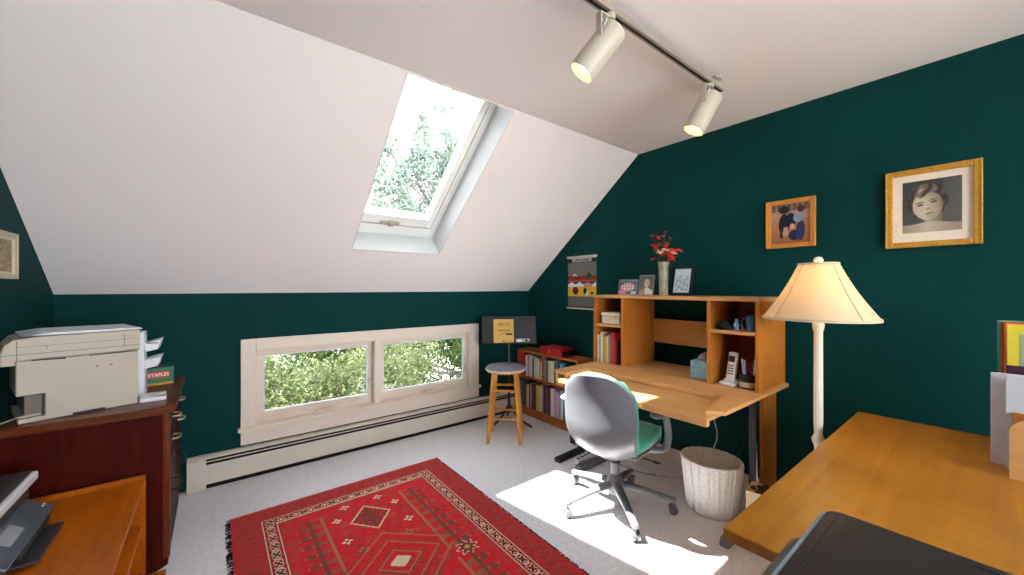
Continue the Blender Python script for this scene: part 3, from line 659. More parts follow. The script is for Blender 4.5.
def kids(u, v):
    n = 8 * math.sin(u * 57 + v * 31) * math.sin(v * 83)
    def el(cx, cy, a, b_): return ((u - cx) / a) ** 2 + ((v - cy) / b_) ** 2 < 1
    if el(.34, .86, .14, .1): return (14, 18, 22)
    if el(.42, .79, .06, .07): return (176, 120, 90)
    if el(.76, .85, .1, .085): return (72, 34, 26)
    if el(.69, .81, .06, .07): return (208, 158, 128)
    if el(.55, .42, .06, .07): return (206, 160, 110)
    if el(.40, .36, .08, .06): return (190, 40, 60) if u > .44 else (200, 150, 120)
    if el(.38, .26, .08, .08): return (196, 150, 110)
    if el(.70, .63, .12, .12): return (128, 150, 178)
    if el(.76, .32, .11, .26): return (34, 52, 92)
    if el(.44, .58, .22, .2): return (16, 26, 44)
    if el(.3, .46, .1, .2): return (16, 24, 42)
    if el(.6, .2, .14, .13): return (24, 34, 60)
    if el(.27, .22, .04, .1): return (40, 30, 34)
    if v > .82: return mixc((150, 130, 120), (96, 72, 66), abs(math.sin(u * 23)))
    if v > .62: return (176 + n, 140 + n, 120 + n)
    return mixc((150 + n, 96 + n, 64 + n), (184 + n, 132 + n, 96 + n), v * 1.4)
def collage(u, v):
    a = math.sin(u * 21 + 2 * math.sin(v * 13)) * math.sin(v * 19 + u * 7)
    return mixc(mixc((96, 110, 70), (190, 150, 100), a * .5 + .5), (150, 70, 50), max(0, math.sin(u * 40 * v)) * .5)
wall_frame('framed_portrait', 'gold framed black and white portrait of a child with cream mat, larger picture', XR, .219, 1.753, .326, .397, .028, .022, m_gold, -1, (.035, .04, .006), girl, 110, 130)
wall_frame('framed_snapshot', 'small orange wood framed colour photo of two children on the green wall', XR, .81, 1.7475, .256, .298, .026, .02, m_oakf, -1, 0, kids, 96, 110)
wall_frame('framed_print', 'cream framed colourful print on the green wall left of the sloped ceiling', XL, 2.60, 1.49, .33, .205, .024, .015, M('cream frame', rgb(196, 186, 160), .4), 1, .008, collage, 80, 60)

# textile banner
bn = thing('wall_banner', 'grey woven wall hanging with mountain scene hung by string beside the hutch', 'wall hanging', (XR, 2.52, 1.4))
bw, z0_, z1_ = .36, 1.145 - 1.4, 1.652 - 1.4
def ban(u, v):
    st = 6 * math.sin(u * 60)
    g = (112 + st, 114 + st, 112 + st)
    if v > .90: return (22, 22, 34) if v < .965 and (u < .16 or u > .84) else (196, 192, 190)
    if v > .885: return (60, 56, 64)
    if v < .045: return (70, 40, 66)
    if v < .235 or v > .62: 
        m1 = .68 - abs(u - .25) * .55; m2 = .70 - abs(u - .75) * .6
        if v > .6 and (v < m1 or v < m2):
            if v > m1 - .035 and v < m1 and abs(u - .25) < .08: return (226, 222, 224)
            return (36, 70, 44) if v < m2 and u > .55 else (90, 50, 60)
        return g
    if v < .42:
        for cx, cy, a, b_, c in ((.28, .34, .11, .075, (96, 28, 34)), (.62, .34, .06, .06, (36, 30, 40)), (.68, .30, .05, .05, (230, 226, 220)), (.86, .30, .06, .02, (30, 26, 30))):
            if ((u - cx) / a) ** 2 + ((v - cy) / b_) ** 2 < 1: return c
        return (214, 176, 36)
    if v < .52:
        k = (u * 3.5) % 1
        if (v - .42) / .09 < 1 - abs(k - .5) * 1.1 : return (222, 214, 222) if int(u * 3.5) != 2 else (206, 130, 150)
        return (52, 64, 90)
    k = abs(((u + .05) * 2.6) % 1 - .5)
    if v < .60 - k * .1: return (176, 36, 36) if v > .535 else (196, 110, 60)
    if u > .5 and v < .66 - abs(u - .75) * .5: return (40, 76, 46)
    return (120, 40, 44)
paint('cloth', (-.006, bw / 2, z0_), (0, -bw, 0), (0, 0, z1_ - z0_), 100, 140, ban, m_cloth, bn)
bx(-.0055, -.002, -bw / 2, bw / 2, z0_, z1_).build('cloth_back', M('grey cloth', rgb(110, 110, 108), .9), bn)
for z in (z0_, z1_): MB().cyl((-.008, -bw / 2 - .01, z), (-.008, bw / 2 + .01, z), .009, n=14).build('rod', M('pale rod', rgb(206, 200, 192), .4), bn, smooth=True)
b = MB(); b.tube([(-.008, -.1, z1_), (-.006, 0, z1_ + .12), (-.008, .1, z1_)], .0012, 4, False); b.build('hanging_string', M('string', rgb(110, 120, 110), .8), bn)
ML = Matrix(((0, 0, -1, -.0072), (-1, 0, 0, 0), (0, 1, 0, z0_ + (z1_ - z0_) * .932), (0, 0, 0, 1)))
text('lettering', 'LAPLAND', .04, M('banner letters', rgb(24, 22, 34), .8), ML, bn, .0004, 1.2)

# ------------------------------------------------------------------ floor lamp
lx, ly = 2.25, .535
lp = thing('floor_lamp', 'white column floor lamp with cream tapered shade glowing beside the desk hutch', 'lamp', (lx, ly, 0))
m_lamp = M('ivory lamp paint', rgb(226, 216, 200), .35, var=.02)
MB().lathe([(.13, 0), (.135, .01), (.12, .022), (.06, .03), (.03, .05), (.02, .1), (.016, .60), (.024, .622), (.027, .632), (.022, .645), (.016, .66), (.0185, .72), (.0175, 1.14), (.022, 1.16), (.024, 1.175), (.018, 1.19), (.012, 1.22), (.012, 1.26)], 0, 0, 28).build('pole', m_lamp, lp, smooth=True)
m_shade, t, bs = new_mat('cream linen shade')
t.nodes.remove(bs); out = t.nodes['Material Output']; df = t.nodes.new('ShaderNodeBsdfDiffuse'); tr = t.nodes.new('ShaderNodeBsdfTranslucent'); mxs = t.nodes.new('ShaderNodeMixShader')
df.inputs[0].default_value = rgb(240, 226, 196) + (1,); tr.inputs[0].default_value = rgb(250, 226, 170) + (1,); mxs.inputs[0].default_value = .42
t.links.new(df.outputs[0], mxs.inputs[1]); t.links.new(tr.outputs[0], mxs.inputs[2]); t.links.new(mxs.outputs[0], out.inputs[0])
ns = 8
def shadef(a, c):
    ang = 2 * PI * a; r = (.218 + (.076 - .218) * c) - .01 * math.sin(PI * c)
    return (r * math.cos(ang), r * math.sin(ang), 1.205 + .255 * c)
sh = MB().surf(shadef, 64, 12).build('lamp_shade', m_shade, lp, smooth='all', solid=.002)
m_trimc = M('shade trim', rgb(206, 190, 156), .8)
for r_, z_ in ((.2195, 1.205), (.077, 1.46)):
    MB().lathe([(r_ - .003, z_ - .006), (r_ + .002, z_ - .006), (r_ + .002, z_ + .006), (r_ - .003, z_ + .006)], 0, 0, 64, close=True).build('shade_trim', m_trimc, sh, smooth=True)
b = MB()
for k in range(4):
    a = k / 4 + .155; pts = [Vector(shadef(a, c / 8)) * 1.0 for c in range(9)]
    pts = [Vector((p.x * 1.012, p.y * 1.012, p.z)) for p in pts]; b.tube(pts, .0028, 5, False)
b.build('shade_seam', m_trimc, sh)
MB().lathe([(.004, 1.455), (.016, 1.462), (.016, 1.47), (.02, 1.478), (.014, 1.492), (.0, 1.496)], 0, 0, 16).build('finial', m_lamp, lp, smooth=True)
b = MB()
for k in range(3): a = k * 2.094; b.tube([(0, 0, 1.455), (.076 * math.cos(a), .076 * math.sin(a), 1.455)], .0015, 4, False)
b.tube([(.01, 0, 1.22), (.05, 0, 1.3), (.05, 0, 1.4), (0, 0, 1.456)], .0015, 4); b.build('harp', m_steel, lp)
MB().sphere((0, 0, 1.33), .032, (1, 1, 1.2), 16).build('bulb', emis('warm bulb', (1, .8, .5), 5), lp, smooth='all')
ld = bpy.data.lights.new('lamp_light', 'POINT'); ld.energy = 1.9; ld.color = (1, .66, .18); ld.shadow_soft_size = .04
lo = bpy.data.objects.new('lamp_light', ld); C.objects.link(lo); lo.parent = lp; lo.location = (0, 0, 1.33)

# ------------------------------------------------------------------ yellow worktable
yd = thing('work_table', 'yellow maple work table at right with a thick light top', 'table', (0, 0, 0))
bx(1.053, 2.586, -1.05, .452, .69, .72).build('table_top', m_maple, yd, bevel=.004)
bx(1.075, 1.10, -1.0, .3, .45, .6895).build('front_apron', m_maple, yd, bevel=.002)
for y_ in (.27, -1.0): bx(1.12, 2.5, y_, y_ + .03, .0, .6895).build('side_panel', m_maple, yd, bevel=.002)
bx(2.45, 2.475, -.969, .269, .3, .6895).build('back_panel', m_maple, yd)
# magazine file + folders
mf = thing('magazine_file', 'light wood magazine file with curved cut side on the work table', 'magazine file', (0, 0, .7205))
def curve_side(y0, y1):
    pts = [(2.07, 0), (2.40, 0), (2.40, .30), (2.30, .30)]
    for k in range(9): a = k / 8 * PI / 2; pts.append((2.30 - .23 * math.sin(a) , .30 - .17 * (1 - math.cos(a))))
    return MB().prism(pts, y0, y1, 'y')
def curvey(x0, x1):  # side panel facing the room, cut in a curve
    pts = [(-.013, 0), (-.25, 0), (-.25, .21)]
    for k in range(9): a = k / 8 * PI / 2; pts.append((-.10 + .087 * math.sin(a), .21 - .055 * (1 - math.cos(a))))
    return MB().prism(pts, x0, x1, 'x')
m_paper = M('white paper sheaf', rgb(208, 206, 216), .7, var=.05, scale=20)
m_paper2 = M('grey paper', rgb(190, 196, 204), .6, var=.08, scale=14)
curvey(2.07, 2.08).build('front_board', m_beech, mf)
bx(2.0805, 2.16, -.03, -.022, 0, .12).build('side_board', m_beechz, mf); bx(2.0805, 2.16, -.25, -.242, 0, .2).build('side_board', m_beechz, mf)
bx(2.0805, 2.16, -.241, -.031, 0, .008).build('bottom_board', m_beechz, mf); bx(2.1605, 2.168, -.25, -.022, 0, .2).build('back_board', m_beechz, mf)
tag(bx(2.172, 2.182, -.235, -.0065, .7205, 1.045).build('paper_folder', m_paper2, None, bevel=.001), 'pale blue grey papers standing right behind the wooden magazine file', 'papers')
tag(bx(2.205, 2.22, -.22, .027, .7205, 1.045).build('document_sleeve', m_paper, None, bevel=.002), 'white plastic document sleeve sticking out left behind the grey papers', 'papers')
tag(bx(2.30, 2.308, -.24, -.008, .7205, 1.065).build('folder', M('plum folder', rgb(60, 24, 50), .5), None, bevel=.0008), 'dark plum folder peeking up just behind the white document sleeve', 'folder')
for nm, c, x_, y_, top in (('yellow', (222, 206, 60), 2.43, -.010, 1.205), ('orange', (236, 160, 60), 2.44, -.0045, 1.21), ('red', (190, 60, 58), 2.45, .003, 1.215), ('green', (112, 176, 146), 2.46, .013, 1.22)):
    fo = bx(x_, x_ + .006, -.25, y_, .7205, top).build('folder', M(nm + ' folder', rgb(*c), .5, var=.04), None, bevel=.0008)
    tag(fo, '%s folder standing upright behind the papers on the work table' % nm, 'folder')
    if nm == 'yellow': bx(x_ - .0012, x_ - .0002, -.15, -.04, 1.02, 1.17).build('cover_label', M('grey label', rgb(150, 160, 130), .6), fo)
# all in one printer (dark lid) standing in front of the table
st = thing('printer_stand', 'narrow dark printer stand beside the near end of the work table', 'stand', (0, 0, 0))
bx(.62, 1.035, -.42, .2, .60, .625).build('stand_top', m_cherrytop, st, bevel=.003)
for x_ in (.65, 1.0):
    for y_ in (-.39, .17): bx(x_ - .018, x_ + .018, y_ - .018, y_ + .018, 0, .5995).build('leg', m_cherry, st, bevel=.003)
pr = thing('flatbed_printer', 'flat black lidded printer with pale blue rim beside the yellow work table', 'printer', (0, 0, .6255))
zt = .877 - .6255
def rr(x0, x1, y0, y1, r, n=6):
    o = []
    for cx, cy, a0 in ((x1 - r, y1 - r, 0), (x0 + r, y1 - r, 90), (x0 + r, y0 + r, 180), (x1 - r, y0 + r, 270)):
        for k in range(n + 1): a = R(a0 + 90 * k / n); o.append((cx + r * math.cos(a), cy + r * math.sin(a)))
    return o
MB().prism(rr(.62, 1.03, -.42, .285, .05), .0, zt - .07).build('body', M('graphite plastic', rgb(104, 96, 90), .45), pr, bevel=.01, smooth=True)
MB().prism(rr(.60, 1.046, -.43, .24, .025), zt - .045, zt - .006).build('rim', M('pale blue rim', rgb(150, 182, 202), .35), pr, bevel=.006, smooth=True)
MB().prism(rr(.612, 1.037, -.42, .229, .025), zt - .0055, zt + .002).build('lid', M('black gloss lid', rgb(40, 35, 38), .3, var=.15), pr, bevel=.003, smooth=True)
b = MB(); b.box(.62, 1.03, .208, .2105, zt + .0015, zt + .0028); b.build('lid_seam', m_dark, pr)
bx(1.012, 1.028, -.12, .03, zt + .0021, zt + .004).build('lid_grip', m_blackp, pr, bevel=.001)

# ------------------------------------------------------------------ waste basket
wb_ = thing('waste_basket', 'whitewashed wicker waste basket on the floor beneath the desk', 'waste basket', (2.395, 1.095, 0))
m_wick = M('whitewashed wicker', rgb(250, 245, 238), .75, var=.14, scale=80)
b = MB(); n = 240; rows = 44
def wick(a, c):
    r = .12 + .03 * c; k = int(round(a * n)); rw = round(c * rows)
    br = .0045 * abs(math.cos(PI * 30 * a)) * (1 if rw % 2 else .55) + .002 * math.cos(PI * rw)
    return ((r + br) * 1.0 * math.cos(2 * PI * a), (r + br) * 1.12 * math.sin(2 * PI * a), .004 + .30 * c)
b.surf(wick, n, rows); b.build('woven_wall', m_wick, wb_, smooth='all', solid=.005)
MB().lathe([(.113, .0), (.113, .008), (.0, .01)], 0, 0, 32, sy=1.12).build('base', m_wick, wb_)
b = MB(); b.tube([(.151 * math.cos(2 * PI * k / 40), .169 * math.sin(2 * PI * k / 40), .305 + .002 * (k % 2)) for k in range(41)], .006, 6, False); b.build('rim', m_wick, wb_, smooth='all')
for k in range(20):
    a = 2 * PI * k / 20
    MB().tube([(.124 * math.cos(a), .139 * math.sin(a), .006), (.154 * math.cos(a), .1725 * math.sin(a), .302)], .0042, 6, False).build('stake', m_wick, wb_, smooth='all')
# small bin by the desk leg
sb = thing('small_carton', 'tall cream carton filled with brown odds and ends beside the desk leg', 'box', (2.265, .78, 0), R(8))
b = MB(); b.box(-.065, .065, -.055, -.05, 0, .29).box(-.065, .065, .05, .055, 0, .29).box(-.065, -.06, -.05, .05, 0, .29).box(.06, .065, -.05, .05, 0, .29).box(-.06, .06, -.05, .05, 0, .26); b.build('carton_walls', M('cream card', rgb(214, 196, 160), .7), sb)
b = MB()
for k in range(12): b.sphere((random.uniform(-.045, .045), random.uniform(-.03, .03), .275 + random.uniform(0, .025)), random.uniform(.01, .016), (1, 1.1, .8), 8)
o = b.build('brown_filling', M('brown filling', rgb(66, 36, 28), .7, var=.4, scale=40), sb, smooth='all'); o['kind'] = 'stuff'
# cords, power strip and black box under the desk
ps = thing('power_strip', 'white power strip lying on the floor behind the swivel chair', 'power strip', (2.32, 2.02, 0), R(6))
bx(-.14, .14, -.025, .025, 0, .032).build('housing', m_whitep, ps, bevel=.005)
for k in range(5): bx(-.12 + k * .045, -.095 + k * .045, -.012, .012, .0322, .034).build('socket', m_dark, ps)
bx(.11, .13, -.01, .01, .0322, .038).build('switch', M('grey switch', rgb(90, 90, 94), .4), ps)
o = bx(-.16, .16, -.03, .03, 0, .035).build('adapter_bar', m_blackp, None, bevel=.008, loc=(2.24, 2.12, 0)); o.rotation_euler = (0, 0, R(4)); tag(o, 'black adapter bar on the floor next to the white power strip', 'adapter')
o = bx(-.07, .07, -.11, .11, 0, .2).build('plastic_box', m_blackp, None, bevel=.008, loc=(2.50, 2.2, 0)); tag(o, 'black box under the left end of the desk behind the swivel chair', 'box')
tag(MB().tube([(2.78, 1.28, .70), (2.74, 1.25, .5), (2.70, 1.2, .3), (2.62, 1.33, .06), (2.5, 1.5, .006), (2.55, 1.8, .006), (2.47, 2.03, .02)], .004, 6).build('lamp_cable', M('white cord', rgb(206, 204, 198), .5), None, smooth='all'), 'white cable dropping from the desk to the floor behind the basket', 'cable')
tag(MB().tube([(2.78, 1.0, .70), (2.74, 1.02, .45), (2.72, 1.1, .2), (2.66, 1.35, .012), (2.45, 1.6, .006), (2.42, 1.9, .006), (2.3, 1.96, .006)], .003, 6).build('cable', m_blackp, None, smooth='all'), 'thin black cable hanging behind the desk leg and trailing on the floor', 'cord')

# ------------------------------------------------------------------ bookcase with books
bc = thing('low_bookcase', 'low two shelf pine bookcase full of books in the room corner', 'bookcase', (0, 0, 0))
QX0, QX1, QY0, QY1 = 2.60, 2.81, 2.375, 3.245
bx(QX0, QX1, QY0, QY1, .664, .684).build('top_board', m_case, bc, bevel=.002)
bx(QX0 + .004, QX1, QY0 + .02, QY1 - .02, .393, .412).build('middle_shelf', m_case, bc, bevel=.002)
bx(QX0 + .004, QX1, QY0 + .02, QY1 - .02, .068, .085).build('bottom_shelf', m_case, bc, bevel=.002)
bx(QX0 + .008, QX0 + .026, QY0 + .02, QY1 - .02, 0, .0675).build('plinth', m_case, bc, bevel=.002)
for y_ in (QY0, QY1 - .02): bx(QX0, QX1, y_, y_ + .02, 0, .6635).build('end_panel', m_case, bc, bevel=.002)
bx(QX0 + .004, QX1 - .012, 2.84, 2.858, .4125, .6635).build('divider', m_case, bc, bevel=.002)
bx(QX1 - .01, QX1, QY0 + .02, QY1 - .02, .086, .6635).build('back_panel', m_case, bc)
def row(items, y, yend, z, zmax, where, hs=1):
    tot = sum(i[2] for i in items); k = (y - yend) / tot
    for j, (nm, c, tk, hh) in enumerate(items):
        tk *= k; y -= tk; h_ = min(hh * hs, zmax)
        d = .145 + .03 * random.random()
        x0 = 2.612 + random.uniform(0, .012)
        b = MB(); b.box(0, d, .0008, tk - .0012, 0, h_)
        o = b.build('book', M('%s cover %s%d' % (nm, where, j), rgb(*c), .5, var=.18, scale=60), None, bevel=.0012, loc=(x0, y, z))
        ordn = ['first', 'second', 'third', 'fourth', 'fifth', 'sixth', 'seventh', 'eighth', 'ninth', 'tenth', 'eleventh', 'twelfth', 'thirteenth', 'fourteenth', 'fifteenth', 'sixteenth', 'seventeenth', 'eighteenth', 'nineteenth', 'twentieth', 'twenty first', 'twenty second', 'twenty third', 'twenty fourth'][j]
        tag(o, '%s book, %s from left, %s of pine bookcase' % (nm, ordn, where), 'book', 'books on the %s of the pine bookcase' % where)
row([('red', (186, 24, 32), .05, .27), ('dark teal', (30, 56, 64), .02, .24), ('white', (206, 204, 196), .02, .245), ('grey', (140, 140, 140), .014, .24), ('cream', (214, 206, 184), .02, .25), ('white', (222, 220, 214), .022, .245), ('brown', (110, 84, 62), .012, .22), ('pale grey', (190, 188, 182), .022, .24), ('cream', (206, 196, 172), .024, .235), ('white', (216, 210, 200), .02, .23), ('blue grey', (110, 120, 130), .012, .215), ('cream', (210, 196, 170), .02, .21)],
    3.222, 2.862, .4125, .24, 'upper shelf, left bay', .9)
row([('grey', (110, 112, 112), .022, .235), ('black', (34, 40, 40), .012, .23), ('pale green', (190, 194, 168), .026, .235), ('cream', (214, 206, 184), .022, .235), ('dark green', (28, 60, 56), .014, .22), ('teal', (60, 120, 128), .014, .23), ('navy', (28, 36, 60), .018, .22), ('light blue', (120, 170, 190), .014, .225), ('bright teal', (30, 130, 140), .024, .24), ('dark blue', (36, 60, 96), .02, .2), ('grey green', (90, 116, 110), .02, .19), ('black', (30, 30, 32), .02, .16), ('grey', (120, 128, 132), .03, .07)],
    2.836, 2.40, .4125, .24, 'upper shelf, right bay', .9)
row([('grey', (96, 100, 102), .026, .2), ('black', (30, 34, 38), .022, .195), ('olive', (70, 72, 60), .02, .21), ('cream', (200, 190, 168), .024, .18), ('black', (36, 32, 34), .012, .2), ('tan', (180, 150, 110), .014, .2), ('purple', (92, 40, 72), .022, .2), ('plum', (70, 24, 44), .016, .205), ('yellow', (206, 170, 60), .03, .2), ('white', (206, 200, 192), .016, .195), ('cream', (190, 176, 150), .018, .205), ('dark navy', (26, 26, 44), .024, .2), ('mauve', (120, 60, 92), .022, .2), ('plum', (94, 38, 66), .026, .2),
     ('white', (222, 216, 220), .026, .21), ('pink', (220, 130, 170), .02, .2), ('lavender', (188, 176, 206), .02, .19), ('sky blue', (110, 180, 200), .016, .2), ('white', (222, 224, 226), .02, .21), ('black', (24, 24, 30), .026, .205), ('navy', (26, 34, 64), .03, .2), ('slate', (70, 84, 110), .026, .17), ('grey', (150, 154, 160), .02, .18)],
    3.222, 2.40, .0855, .29, 'lower shelf', 1.3)
# red box
rb = thing('red_box', 'shiny red storage box with black end on top of the pine bookcase', 'box', (2.70, 2.735, .6845))
bx(-.09, .095, -.15, .155, 0, .05).build('box_body', M('red lacquer card', rgb(184, 20, 26), .35), rb, bevel=.002)
bx(-.094, .099, -.148, .159, .0505, .072).build('lid', M('red lid', rgb(176, 18, 26), .35), rb, bevel=.002)
bx(-.088, .093, -.1525, -.1501, .002, .049).build('end_label', m_blackp, rb)
b = MB(); b.prism([(.012, .03), (.03, .03), (.012, .048)], -.0955, -.0925, 'x'); b.box(-.0955, -.0925, .008, .03, .02, .023)
b.build('emblem', M('white emblem', rgb(240, 200, 190), .4), rb)

# ------------------------------------------------------------------ stool
sx_, sy_ = 2.06, 2.74
stl = thing('bar_stool', 'round birch stool with a grey padded seat in front of the music stand', 'stool', (sx_, sy_, 0), R(-42))
MB().lathe([(.12, .6), (.165, .603), (.17, .612), (.165, .622), (.12, .624)], 0, 0, 40).build('seat_board', m_stool, stl, smooth=True)
MB().lathe([(.0, .622), (.165, .622), (.178, .628), (.178, .638), (.16, .65), (.0, .654)], 0, 0, 40).build('seat_pad', M('grey blue pad', rgb(120, 124, 136), .85, var=.08, bump=.2, bscale=200), stl, smooth=True)
MB().lathe([(.172, .618), (.1795, .618), (.1795, .631), (.172, .631)], 0, 0, 40, close=True).build('seat_welt', M('white welt', rgb(206, 196, 184), .7), stl, smooth=True)
for sx2 in (-1, 1):
    for sy2 in (-1, 1): MB().cyl((sx2 * .142, sy2 * .142, 0), (sx2 * .095, sy2 * .095, .602), .017, .019, 14).build('leg', m_stool, stl, smooth=True)
def at_leg(sx2, sy2, z): k = .142 - (.142 - .095) * z / .602; return (sx2 * k, sy2 * k, z)
for z1_, z2_ in ((.21, .28), (.45, .49)):
    for a, c, z in (((-1, -1), (1, -1), z1_), ((-1, 1), (1, 1), z1_), ((-1, -1), (-1, 1), z2_), ((1, -1), (1, 1), z2_)):
        MB().cyl(at_leg(*a, z), at_leg(*c, z), .0105, n=12).build('rung', m_stool, stl, smooth=True)

# ------------------------------------------------------------------ music stand
ms = thing('music_stand', 'black music stand with solid desk in the corner behind the stool', 'music stand', (2.28, 2.97, 0), R(-37.9 + 6))
mxm = Matrix.Translation((0, 0, .80)) @ Matrix.Rotation(R(-14), 4, 'X')
bx(-.268, .268, -.004, .004, 0, .27, m=mxm).build('desk_plate', m_black, ms, bevel=.002)
bx(-.268, .268, -.055, -.004, -.004, .004, m=mxm).build('lip', m_black, ms, bevel=.002)
MB().cyl((0, .03, .42), (0, .03, .9), .008, n=12).build('inner_tube', m_chrome, ms, smooth=True)
MB().cyl((0, .03, .12), (0, .03, .46), .013, n=14).build('outer_tube', m_black, ms, smooth=True)
b = MB(); b.sphere((0, .03, .46), .02).box(-.03, .03, .008, .05, .86, .90); b.build('clamp', m_black, ms, smooth=True)
for k in range(3):
    a = R(90 + 120 * k); b = MB(); b.tube([(0, .03, .2), (.11 * math.cos(a), .03 + .11 * math.sin(a), .07), (.24 * math.cos(a), .03 + .24 * math.sin(a), .008)], .011, 8); b.build('leg', m_black, ms, smooth='all')
def score(u, v):
    if .72 < v < .84 and .2 < u < .82 and (u * 31) % 1 < .7: return (206, 130, 60)
    if .5 < v < .545 and .22 < u < .8 and (u * 23) % 1 < .75: return (84, 70, 40)
    if (.34 < v < .36 or .4 < v < .42) and .3 < u < .7: return (176, 140, 80)
    if (u - .5) ** 2 + (v - .07) ** 2 < .0016: return (60, 40, 40)
    if u < .02 or u > .98: return (190, 140, 70)
    return (214, 176, 96)
sm_ = thing('sheet_music_book', 'tan yellow music book resting on the black music stand', 'book', (2.28, 2.97, 0), R(-37.9 + 6))
bx(-.155, .045, -.012, -.0045, .006, .24, m=mxm).build('pages', M('book pages', rgb(206, 170, 96), .7), sm_)
O = mxm @ Vector((-.155, -.0125, .006)); U = mxm.to_3x3() @ Vector((.2, 0, 0)); V = mxm.to_3x3() @ Vector((0, 0, .234))
paint('cover', O, U, V, 60, 70, score, m_cloth, sm_)
tn = thing('electronic_tuner', 'small silver electronic tuner resting on the right of the music stand lip', 'tuner', (2.28, 2.97, 0), R(-37.9 + 6))
bx(.06, .2, -.03, -.008, .0045, .045, m=mxm).build('housing', sf, tn, bevel=.008)
MB().cyl(mxm @ Vector((.165, -.034, .024)), mxm @ Vector((.165, -.029, .024)), .014, n=20).build('dial', m_blackp, tn)
bx(.075, .12, -.0325, -.0295, .012, .036, m=mxm).build('display', m_whitep, tn)

# ------------------------------------------------------------------ cherry cabinet left
cb_ = thing('cherry_cabinet', 'reddish cherry cabinet against the left wall holding the beige printer', 'cabinet', (0, 0, 0))
CY0, CY1, CX1 = 2.47, 3.24, -.165
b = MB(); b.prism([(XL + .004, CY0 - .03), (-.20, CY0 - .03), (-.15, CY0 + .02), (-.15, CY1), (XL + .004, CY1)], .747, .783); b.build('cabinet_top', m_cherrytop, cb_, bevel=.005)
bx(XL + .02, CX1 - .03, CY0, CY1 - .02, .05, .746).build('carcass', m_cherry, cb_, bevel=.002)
b = MB(); b.prism([(XL + .04, CY0 - .004), (-.22, CY0 - .004), (-.18, CY0 + .03), (-.18, CY1 - .04), (XL + .04, CY1 - .04)], .0, .049); b.build('plinth', m_cherry, cb_, bevel=.003)
MB().cyl((CX1 - .025, CY0 + .02, .05), (CX1 - .025, CY0 + .02, .746), .02, n=20).build('corner_post', m_cherrytop, cb_, smooth=True)
for k in range(2):
    a = CY0 + .05 + k * .345; dr = bx(CX1 - .029, CX1 - .008, a, a + .335, .10, .50).build('door', m_cherry, cb_, bevel=.003)
    b = MB(); yy_ = a + .06; b.tube([(CX1 - .008, yy_, .33), (CX1 + .025, yy_, .335), (CX1 + .028, yy_, .385), (CX1 - .008, yy_, .39)], .005, 8); b.build('handle', m_black, dr, smooth='all')
for k in range(2):
    z = .52 + k * .115; dr = bx(CX1 - .029, CX1 - .008, CY0 + .05, CY1 - .06, z, z + .105).build('drawer', m_cherry, cb_, bevel=.003)
    for yy_ in (CY0 + .16, CY1 - .25):
        b = MB(); b.tube([(CX1 - .008, yy_, z + .05), (CX1 + .02, yy_ + .01, z + .05), (CX1 + .02, yy_ + .07, z + .05), (CX1 - .008, yy_ + .08, z + .05)], .005, 8); b.build('handle', m_steel, dr, smooth='all')

# beige multifunction printer, turned a little
bp_ = thing('beige_printer', 'large beige multifunction printer standing on the cherry cabinet', 'printer', (-.64, 2.49, .7835), R(18))
b = MB(); PW = .362; PD = .33
b.prism([(.0, 0), (PW, 0), (PW, .262), (-.005, .262), (-.005, .115), (.072, .115), (.072, .02), (.0, .02)], .0, PD, 'y')
b.build('body', m_beige, bp_, bevel=.005)
bx(.018, .069, .03, PD - .02, .022, .113).build('paper_cassette', m_beiged, bp_, bevel=.004)
bx(.0, .065, .015, .29, .0205, .03).build('output_tray', m_beige, bp_, bevel=.003)
b = MB(); b.prism([(-.045, .245), (-.045, .29), (-.036, .33), (-.012, .352), (.06, .36), (PW + .005, .362), (PW + .005, .263), (-.006, .263), (-.006, .245)], -.012, PD + .01, 'y'); hd_ = b.build('scanner_unit', m_beige, bp_, bevel=.006)
b = MB(); b.prism([(.01, .3625), (PW + .018, .3625), (PW + .01, .371), (.08, .373)], .0, PD, 'y'); b.build('scanner_lid', m_whitep, bp_, bevel=.002)
b = MB(); b.box(-.043, PW + .0055, -.0135, -.0115, .288, .2905).box(.0, PW + .0055, -.0135, -.0115, .319, .3205).box(-.004, -.0015, -.0135, -.0115, .263, .345).box(.31, .3125, -.0135, -.0115, .288, .345).box(.075, .077, -.0135, -.0115, .306, .319); b.build('panel_seam', m_beiged, hd_)
b = MB(); b.prism([(.03, .259), (.13, .2535), (.13, .2605), (.04, .2625)], -.0015, .001, 'y'); b.prism([(.2, .2560), (PW - .004, .2560), (PW - .004, .2590), (.2, .2595)], -.0015, .001, 'y'); b.box(.15, .25, -.0015, .001, .002, .011); b.build('vent_slot', m_dark, bp_)
for x_ in (.225, .27): MB().cyl((x_, -.0015, .205), (x_, .001, .205), .0045, n=12).build('screw', m_beiged, bp_)
b = MB(); b.tube([(-.044, .1, .285), (-.068, .08, .28), (-.062, .06, .265), (-.044, .05, .27)], .008, 8); b.build('side_handle', m_whitep, bp_, smooth='all')
